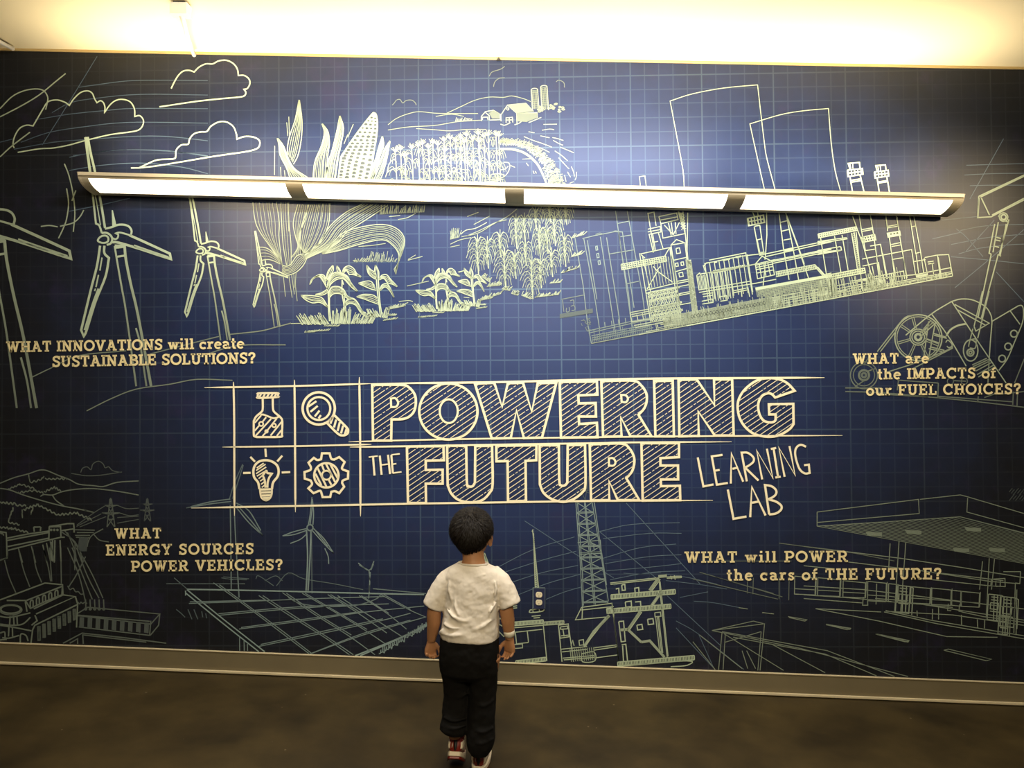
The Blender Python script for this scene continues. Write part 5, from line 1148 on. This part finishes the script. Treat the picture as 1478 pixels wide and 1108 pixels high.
# ---- body: one continuous surface
bm = bmesh.new()
hc = Q(681.5, 772, 0.012)                               # middle of the head
face = Vector((0.26, 0.96, 0.12)).normalized()         # looks at the mural, a little to his right and up
side = face.cross(Z).normalized(); up = side.cross(face)
HR = Matrix((side, face, up)).transposed()
def hp(x, y, z): return hc+HR @ Vector((x, y, z))
ball(bm, hp(0, -0.006, 0.018), .071, .084, .078, HR, 28)          # skull
ball(bm, hp(0, 0.022, -0.035), .058, .060, .062, HR, 24)          # face and jaw
ball(bm, hp(0, 0.058, -0.078), .024, .020, .018, HR)              # chin
for s in (-1, 1):
    ball(bm, hp(.034*s, 0.055, -0.040), .024, .022, .024, HR)     # cheeks
    ball(bm, hp(.030*s, 0.073, 0.006), .019, .006, .005, HR)      # brow
    e = hp(.080*s, -0.004, -0.008)                                # ear
    er = HR @ Matrix.Rotation(math.radians(-28*s), 3, 'Z')
    ball(bm, e, .008, .019, .029, er); ball(bm, e+er @ Vector((.006*s, -.008, .004)), .006, .013, .024, er); ball(bm, e+er @ Vector((0, .004, -.024)), .007, .010, .011, er)
add_tube(bm, [hp(0, .078, .0), hp(0, .088, -.020), hp(0, .094, -.033)], [.006, .009, .011]); ball(bm, hp(0, .090, -.035), .014, .010, .008, HR)
nb = Q(683, 818, -0.005)
add_tube(bm, [hp(0, -0.012, -0.03), Q(683, 800, 0.0), Q(683.5, 808, -0.003), nb], [.046, .0455, .047, .056], 18)
loft(bm, [(Q(683, y, d), X*px(w), Y*t) for y, w, t, d in ((815, 18, .044, -.004), (826, 28, .052, 0), (845, 34, .062, 0), (880, 34, .066, 0), (910, 36, .074, 0), (940, 38, .080, 0), (958, 36, .078, 0))])
def limb(pts, rad): add_tube(bm, catmull3(pts), interp(rad, pts), 14)
def catmull3(p, step=5):
    out = []
    for i in range(len(p)-1):
        p0, p1, p2, p3 = p[max(i-1, 0)], p[i], p[i+1], p[min(i+2, len(p)-1)]
        for k in range(step):
            t = k/step; out.append(0.5*((2*p1)+(-p0+p2)*t+(2*p0-5*p1+4*p2-p3)*t*t+(-p0+3*p1-3*p2+p3)*t**3))
    out.append(p[-1]); return out
def interp(r, p, step=5):
    o = []
    for i in range(len(p)-1):
        for k in range(step): o.append(r[i]+(r[i+1]-r[i])*k/step)
    return o+[r[-1]]
limb([Q(655, 835, 0), Q(637, 852, -.006), Q(627, 880, -.008), Q(626, 898, .006), Q(622.5, 924, .030)], [.030, .032, .030, .0295, .0185])
limb([Q(713, 835, 0), Q(725, 852, -.008), Q(731, 880, -.012), Q(733, 896, -.006), Q(735.5, 921, .006)], [.030, .032, .030, .029, .0190])
def hand(wrist, d, wv, nv, curl, thumb_side, sc=1.0):
    """d along the hand, wv across the knuckles, nv towards the palm"""
    d, wv, nv = d.normalized(), wv.normalized(), nv.normalized()
    L = .050*sc
    loft(bm, [(wrist-d*.006, wv*.018*sc, nv*.013*sc), (wrist+d*.012*sc, wv*.021*sc, nv*.013*sc), (wrist+d*.030*sc, wv*.027*sc, nv*.013*sc), (wrist+d*L, wv*.028*sc, nv*.011*sc)], 16)
    for i, ln in enumerate((.040, .046, .043, .033)):
        o = (i-1.5)*.0142*sc*thumb_side*-1
        p = wrist+d*(L-.004-abs(i-1.2)*.003)+wv*o
        pts = [p-d*.012, p]; a = 0.0
        for seg, fr_ in enumerate((.45, .32, .25)):
            a += curl*(1.0 if seg else .7)*(1+.08*(i-1))
            p = p+(d*math.cos(a)+nv*math.sin(a))*ln*fr_*sc; pts.append(p)
        add_tube(bm, pts, [.0068*sc, .0066*sc, .0062*sc, .0058*sc, .0046*sc], 10); ball(bm, pts[-1], .0047*sc, .0047*sc, .0047*sc, None, 10)
    t0 = wrist+d*.014*sc+wv*thumb_side*.020*sc
    t1 = t0+(d*.55+wv*thumb_side*.55+nv*.5).normalized()*.022*sc; t2 = t1+(d*.85+wv*thumb_side*.10+nv*.55).normalized()*.020*sc; t3 = t2+(d*.9+nv*.5).normalized()*.013*sc
    add_tube(bm, [t0-d*.006-wv*thumb_side*.006, t0, t1, t2, t3], [.010*sc, .0105*sc, .0085*sc, .0072*sc, .0055*sc], 10); ball(bm, t3, .0056*sc, .0056*sc, .0056*sc, None, 10)
hand(Q(622.2, 926, .032), Vector((-.05, .12, -1)), Vector((.86, .50, 0)), Vector((.46, -.86, -.1)), .88, 1)
hand(Q(736, 923, .006), Vector((.0, .10, -1)), Vector((-.80, .60, 0)), Vector((-.60, -.78, 0)), .42, 1)
# legs
limb([Q(663, 945, 0), Q(659, 985, .045), Q(658, 1015, .03), Q(656.5, 1045, .005), Q(656, 1064, .004)], [.060, .050, .042, .034, .024])
limb([Q(703, 945, 0), Q(699, 985, .010), Q(696, 1020, .0), Q(693, 1060, .0), Q(691, 1088, .015)], [.060, .050, .043, .035, .024])
body = finish('body', bm, M_SKIN, voxel=0.0032, smooth=4)
for s in (-1, 1):
    bm = bmesh.new(); ball(bm, hp(.029*s, 0.074, -0.010), .0095, .0075, .0075, HR, 14); finish('eye', bm, M_EYE, smooth=0)
    bm = bmesh.new(); ball(bm, hp(.029*s, 0.0800, -0.010), .0056, .0024, .0058, HR, 12); finish('pupil', bm, M_DARK, smooth=0)
bm = bmesh.new(); ball(bm, hp(0, .081, -.058), .017, .006, .004, HR); ball(bm, hp(0, .080, -.064), .014, .006, .004, HR); finish('mouth', bm, M_LIP, smooth=1)

# ---- hair: a full cap with short tufts
bm = bmesh.new(); rr = random.Random(11)
def hair_r(v):
    """v: unit direction in head axes; None outside the hairline"""
    x, y, z = v
    front = .42+.25*max(0, z)
    if y > .35 and z < .32: return None
    if z < -.15 and y > -.05: return None
    if z < -.90: return None
    return 1.0
def cap_point(v, lift=1.0):
    x, y, z = v
    ax, ay = .083, .095
    az = .088 if z > 0 else .104
    low = max(0, -z); taper = 1-.42*low**1.6
    return hp(x*ax*taper*lift, (y*ay)*(1-.18*low)*lift-.007, z*az*lift+.024)
N, Mh = 44, 28; grid = {}
for j in range(Mh+1):
    th = math.pi*j/Mh
    for i in range(N):
        ph = 2*math.pi*i/N; v = (math.sin(th)*math.cos(ph), math.sin(th)*math.sin(ph), math.cos(th))
        if hair_r(v) is None: continue
        wob = 1+.03*math.sin(5*ph+2*th)+.025*math.sin(9*th-3*ph)+.02*math.sin(13*ph+5*th)+rr.uniform(-.008, .008)
        grid[j, i] = bm.verts.new(cap_point(v, wob))
for j in range(Mh):
    for i in range(N):
        q = [grid.get(k) for k in ((j, i), (j, (i+1) % N), (j+1, (i+1) % N), (j+1, i))]
        q = [x for x in q if x is not None]
        if len(q) == 4:
            try: bm.faces.new(q)
            except ValueError: pass
bmesh.ops.recalc_face_normals(bm, faces=bm.faces[:])
crown = Vector((.10, -.35, .93)).normalized()
cnt = 0
while cnt < 9000:
    v = Vector((rr.gauss(0, 1), rr.gauss(0, 1), rr.gauss(0, 1))).normalized()
    if hair_r(v) is None: continue
    cnt += 1
    p = cap_point(v, .985)
    nrm = (HR @ Vector(v)).normalized(); away = (Vector(v)-crown*Vector(v).dot(crown))
    flow = (HR @ (away.normalized() if away.length > .05 else Vector((1, 0, 0)))); flow = (flow-nrm*flow.dot(nrm))
    flow = (flow.normalized() if flow.length > .01 else side)+Vector((rr.uniform(-.45, .45), rr.uniform(-.45, .45), rr.uniform(-.3, .3)))
    flow = (flow-nrm*flow.dot(nrm)).normalized()
    L = rr.uniform(.018, .036)*(.75 if v.z < -.45 else 1); wv = flow.cross(nrm).normalized()*rr.uniform(.0007, .0020)
    a = p; b = p+flow*L*.5+nrm*rr.uniform(.004, .012); c = p+flow*L+nrm*rr.uniform(.000, .014)
    vs = [bm.verts.new(q) for q in (a-wv, a+wv, b+wv*.8, b-wv*.8, c)]
    bm.faces.new((vs[0], vs[1], vs[2], vs[3])); bm.faces.new((vs[3], vs[2], vs[4]))
bmesh.ops.translate(bm, verts=bm.verts[:], vec=BOFF)
h = obj('hair', bm, M_HAIR, BOY, smooth=True); h['label'] = 'short black hair'

# ---- t-shirt
bm = bmesh.new()
S = ((812.5, 660.5, 703.5, .056, -.004), (816, 655, 711, .062, -.003), (821, 647, 720, .069, -.002), (830, 641.5, 726, .078, 0), (845, 640.5, 725, .086, .002), (862, 641.5, 722, .089, .003), (880, 641, 720, .091, .003), (895, 638.5, 720.5, .094, .003), (906, 636.5, 720.5, .096, .003), (914, 635, 720, .097, .003), (919.5, 637, 719.5, .0965, .003))
loft(bm, [(Q((a+b)/2, y, d), X*px((b-a)/2)+Z*(px((b-a)/2)*(-.02 if y < 900 else .0)), Y*t) for y, a, b, t, d in S], 36, 2.5)
def sleeve(pts, r): add_tube(bm, catmull3(pts), interp(r, pts), 22)
sleeve([Q(660, 829, 0), Q(645, 840, -.002), Q(633, 858, -.005), Q(624.5, 875.5, -.007)], [.046, .048, .0475, .0465])
sleeve([Q(708, 829, 0), Q(721, 840, -.004), Q(730, 857, -.008), Q(736.3, 873, -.011)], [.046, .048, .049, .0495])
# soft folds pulled across the back and gathered above the hem
def fold(pts, r):
    add_tube(bm, catmull3([Q(x, y, d) for x, y, d in pts]), interp(r, pts), 8)
B = -.086
for pts, r in (
    ([(644, 876, B+.016), (653, 889, B-.000), (668, 896, B-.003), (688, 894, B-.001)], [.002, .0065, .006, .001]),
    ([(640, 899, B+.022), (652, 906, B+.000), (668, 905, B-.003)], [.004, .007, .001]),
    ([(676, 910, B-.004), (694, 905, B-.003), (714, 892, B+.016)], [.001, .0065, .002]),
    ([(636, 913, B+.03), (654, 917, B-.003), (676, 914, B-.006)], [.005, .007, .001]),
    ([(656, 866, B+.004), (657, 878, B+.001), (664, 890, B-.001)], [.001, .006, .001]),
    ([(717, 868, B+.022), (708, 882, B+.004), (703, 896, B-.000)], [.003, .006, .001]),
    ([(666, 829, B+.014), (684, 833, B+.012), (702, 828, B+.014)], [.001, .004, .001]),
    ([(648, 838, B+.022), (648, 852, B+.018), (652, 868, B+.012)], [.002, .006, .001]),
    ([(715, 838, B+.02), (716, 852, B+.016), (712, 866, B+.01)], [.002, .0055, .001]),
    ([(634, 914, B+.05), (638, 910, B+.03), (645, 912, B+.012)], [.006, .008, .002])):
    fold(pts, r)
shirt = finish('t_shirt', bm, M_SHIRT, voxel=0.004, smooth=14, displace=(0.009, 0.04))
shirt['label'] = 'white short-sleeved t-shirt'
bm = bmesh.new(); ring = []
for k in range(29):
    t = 2*math.pi*k/28; ring.append(Q(682.5, 812.6, -.004)+X*(px(20.5)*math.cos(t))+Y*(.055*math.sin(t))+Z*(-.006*math.sin(t)*.5))
add_tube(bm, ring, .0048, 8, cap=False); finish('collar', bm, M_SHIRT, smooth=0, parent=BOY)

# ---- trousers
bm = bmesh.new()
loft(bm, [(Q((a+b)/2, y, d), X*px((b-a)/2), Y*t) for y, a, b, t, d in ((908, 640, 716, .082, .002), (918, 636, 719.5, .090, .002), (935, 634, 720.5, .094, .002), (952, 634, 720, .092, .002), (968, 635.5, 719, .086, .004), (978, 640, 716, .060, .006))], 32, 2.6)
def leg(secs): loft(bm, [(Q((a+b)/2, y, d), X*px((b-a)/2), Y*t) for y, a, b, t, d in secs], 26, 2.3)
leg(((940, 636, 677, .080, .004), (965, 636, 679, .076, .018), (985, 639.5, 679, .070, .034), (1003, 640.5, 678, .064, .034), (1022, 638.5, 677, .060, .022), (1036, 638, 677, .058, .010), (1045, 635.5, 677, .058, .000), (1051, 634.5, 675, .056, -.006), (1055, 639, 673, .048, -.010), (1059, 645, 670, .038, -.012)))
leg(((940, 679, 719.5, .080, .002), (965, 680, 719, .074, .004), (990, 678.5, 717, .067, .006), (1015, 676.5, 715.5, .062, .002), (1040, 675, 714, .060, -.004), (1060, 673.5, 715, .060, -.008), (1072, 673.5, 713.5, .058, -.010), (1081, 676, 708.5, .050, -.010), (1088, 679, 704, .040, -.010)))
def tfold(pts, r): add_tube(bm, catmull3([Q(x, y, d) for x, y, d in pts]), interp(r, pts), 8)
for pts in ([(640, 1034, -.035), (655, 1040, -.055), (674, 1036, -.04)], [(636, 1046, -.03), (655, 1051, -.06), (674, 1046, -.045)], [(678, 1050, -.045), (695, 1056, -.066), (713, 1050, -.045)], [(676, 1066, -.045), (694, 1073, -.068), (713, 1065, -.045)],
            [(644, 1000, -.02), (660, 1006, -.028), (676, 1000, -.022)], [(682, 1012, -.045), (698, 1018, -.060), (713, 1010, -.04)], [(640, 960, -.06), (668, 970, -.074), (700, 966, -.078)], [(676, 945, -.088), (678, 965, -.078), (678, 985, -.045)]):
    tfold(pts, [.004, .008, .004])
tr = finish('trousers', bm, M_TROUSER, voxel=0.0045, smooth=6, displace=(0.010, 0.05)); tr['label'] = 'black baggy jogging trousers with gathered cuffs'

# ---- paper band on the right wrist
bm = bmesh.new(); c0, c1 = Q(734.6, 909, .0), Q(735.4, 917, .004); add_tube(bm, [c0, c0+(c1-c0)*.5, c1], [.0242, .0236, .0228], 22); finish('wristband', bm, M_BAND, smooth=0)['label'] = 'white paper wristband'

# ---- high-top trainers
def shoe(heel, fwd, upv, toe_bend=0.0):
    """heel: point under the heel; fwd along the foot; upv out of the sole"""
    f = fwd.normalized(); u = (upv-f*upv.dot(f)).normalized(); s = f.cross(u)
    root = empty('shoe', heel+BOFF, BOY)
    def W(x, y, z):
        if toe_bend and y > .105:
            a = toe_bend*min(1, (y-.105)/.03); yy = .105+(y-.105)*math.cos(a); zz = z*math.cos(a*.5)+(y-.105)*math.sin(a); y, z = yy, zz
        return f*y+s*x+u*z
    def part(name, secs, m, n=20, p=2.4, label=None):
        b_ = bmesh.new(); loft(b_, [(W(cx, y, z), s*hx, u*hz) for y, cx, z, hx, hz in secs], n, p); bmesh.ops.recalc_face_normals(b_, faces=b_.faces[:])
        o = obj(name, b_, m, root, smooth=True)
        if label: o['label'] = label
        return o
    def plan(y):                                   # half width of the sole along the foot
        return .030+.007*math.sin(max(0, min(1, (y-.01)/.16))*math.pi) if y < .15 else .034*math.sqrt(max(.04, 1-((y-.15)/.034)**2))
    ys = [.0, .008, .02, .045, .08, .115, .145, .162, .174, .180]
    def slab(name, z0, z1, k, m, back=0.0):
        b_ = bmesh.new(); lo, hi = [], []
        outl = [(plan(y)*k*(.72 if y == 0 else .9 if y < .01 else 1), y-(back if y < .02 else 0)) for y in ys]
        poly = [(x, y) for x, y in outl]+[(-x, y) for x, y in reversed(outl)]
        for x, y in poly: lo.append(b_.verts.new(W(x, y, z0))); hi.append(b_.verts.new(W(x, y, z1)))
        b_.faces.new(lo[::-1]); b_.faces.new(hi)
        for i in range(len(poly)): b_.faces.new((lo[i], lo[(i+1) % len(poly)], hi[(i+1) % len(poly)], hi[i]))
        bmesh.ops.recalc_face_normals(b_, faces=b_.faces[:]); bevel(b_, .0018, 1)
        return obj(name, b_, m, root)
    slab('outsole', .0, .010, 1.0, M_RED)['label'] = 'red rubber outsole'
    slab('midsole', .0102, .028, 1.04, M_SOLEW, .004)['label'] = 'white midsole'
    part('upper', [(.001, 0, .052, .022, .026), (.012, 0, .060, .030, .036), (.035, 0, .064, .031, .040), (.060, 0, .060, .031, .036), (.085, 0, .050, .031, .026), (.115, 0, .043, .032, .018), (.145, 0, .040, .031, .014), (.166, 0, .037, .024, .010), (.176, 0, .035, .012, .006)], M_RED)['label'] = 'red leather upper'
    b_ = bmesh.new(); add_tube(b_, [W(0, .030, .080), W(0, .030, .098), W(0, .030, .106)], [.032, .034, .031], 18); obj('ankle_collar', b_, M_RED, root, smooth=True)
    for sx in (-1, 1):
        b_ = bmesh.new(); loft(b_, [(W(sx*.020, .002, .052), s*.009+f*(-.002), u*.012), (W(sx*.0285, .012, .056), s*.004, u*.016), (W(sx*.032, .045, .060), s*.002, u*.020), (W(sx*.032, .075, .052), s*.002, u*.012)], 12)
        bmesh.ops.recalc_face_normals(b_, faces=b_.faces[:]); obj('side_panel', b_, M_SOLEW, root, smooth=True)['label'] = 'white side panel'
    part('heel_strip', [(-.003, 0, .060, .007, .028), (.004, 0, .062, .008, .032), (.010, 0, .064, .007, .034)], M_BLACKL)['label'] = 'black heel strip'
    return root
hr_ = Q(690, 1100, 0); shoe(Vector((hr_.x, YB+.025, 0.001)), Vector((.10, 1, 0)), Z)
hl = Q(656, 1088, -.02); shoe(Vector((hl.x, YB-.022, 0.078)), Vector((.02, 1, -.62)), Z, .55)
# ------------------------------------------------------------------ small fittings along the ceiling above the mural
def rod_bracket(px0, py0, px1, py1, ydepth, label, box=True):
    """ceiling box with a white rod reaching towards the mural's top edge"""
    a = at_z(px0, py0, ZC-0.05); b = at_y(px1, py1, ydepth)
    root = empty('ceiling_bracket', (a.x, a.y, ZC)); tag(root, label, 'bracket', 'rod brackets along the ceiling')
    o = Vector((a.x, a.y, ZC)); bm = bmesh.new()
    add_box(bm, (-.043, -.03, -.066), (.043, .03, -.008)); bevel(bm, .004); obj('mounting_box', bm, M_WHITE, root)
    bm = bmesh.new(); add_box(bm, (-.030, -.024, -.008), (.030, .024, -.0005)); obj('shadow_gap', bm, M_DARK, root)  # dark block standing in for the shaded gap between box and ceiling
    bm = bmesh.new(); p0 = Vector((0, .0, -.066)); p1 = b-o; add_tube(bm, [p0+Vector((0, 0, .01)), p0+Vector((0.002, .03, -.012)), p0.lerp(p1, .5)+Vector((0, 0, -.006)), p1], [.012, .012, .0115, .0115], 14); ball_end = p1
    bmesh.ops.create_uvsphere(bm, u_segments=14, v_segments=8, radius=.0118, matrix=Matrix.Translation(p1)); obj('rod', bm, M_WHITE, root, smooth=True)
rod_bracket(261, 19, 280, 79, -0.06, 'white rod bracket hanging from a small ceiling box left of the lamp middle')
rod_bracket(-60, 22, 18, 70, -0.06, 'white rod bracket poking in at the left edge below the ceiling')
c = at_y(720, 86, -0.010); bm = bmesh.new()
v = [bm.verts.new((x, y, z)) for y in (-.012, .012) for x, z in ((-.013, 0), (.013, 0), (0, .018))]
for f in ((0, 1, 2), (5, 4, 3), (0, 3, 4, 1), (1, 4, 5, 2), (2, 5, 3, 0)): bm.faces.new([v[i] for i in f])
bmesh.ops.recalc_face_normals(bm, faces=bm.faces[:])
o = obj('clip', bm, M_DARK); o.location = (c.x, -0.0125, ZC-.0185); tag(o, 'tiny dark triangular clip at the middle of the mural top trim', 'clip')
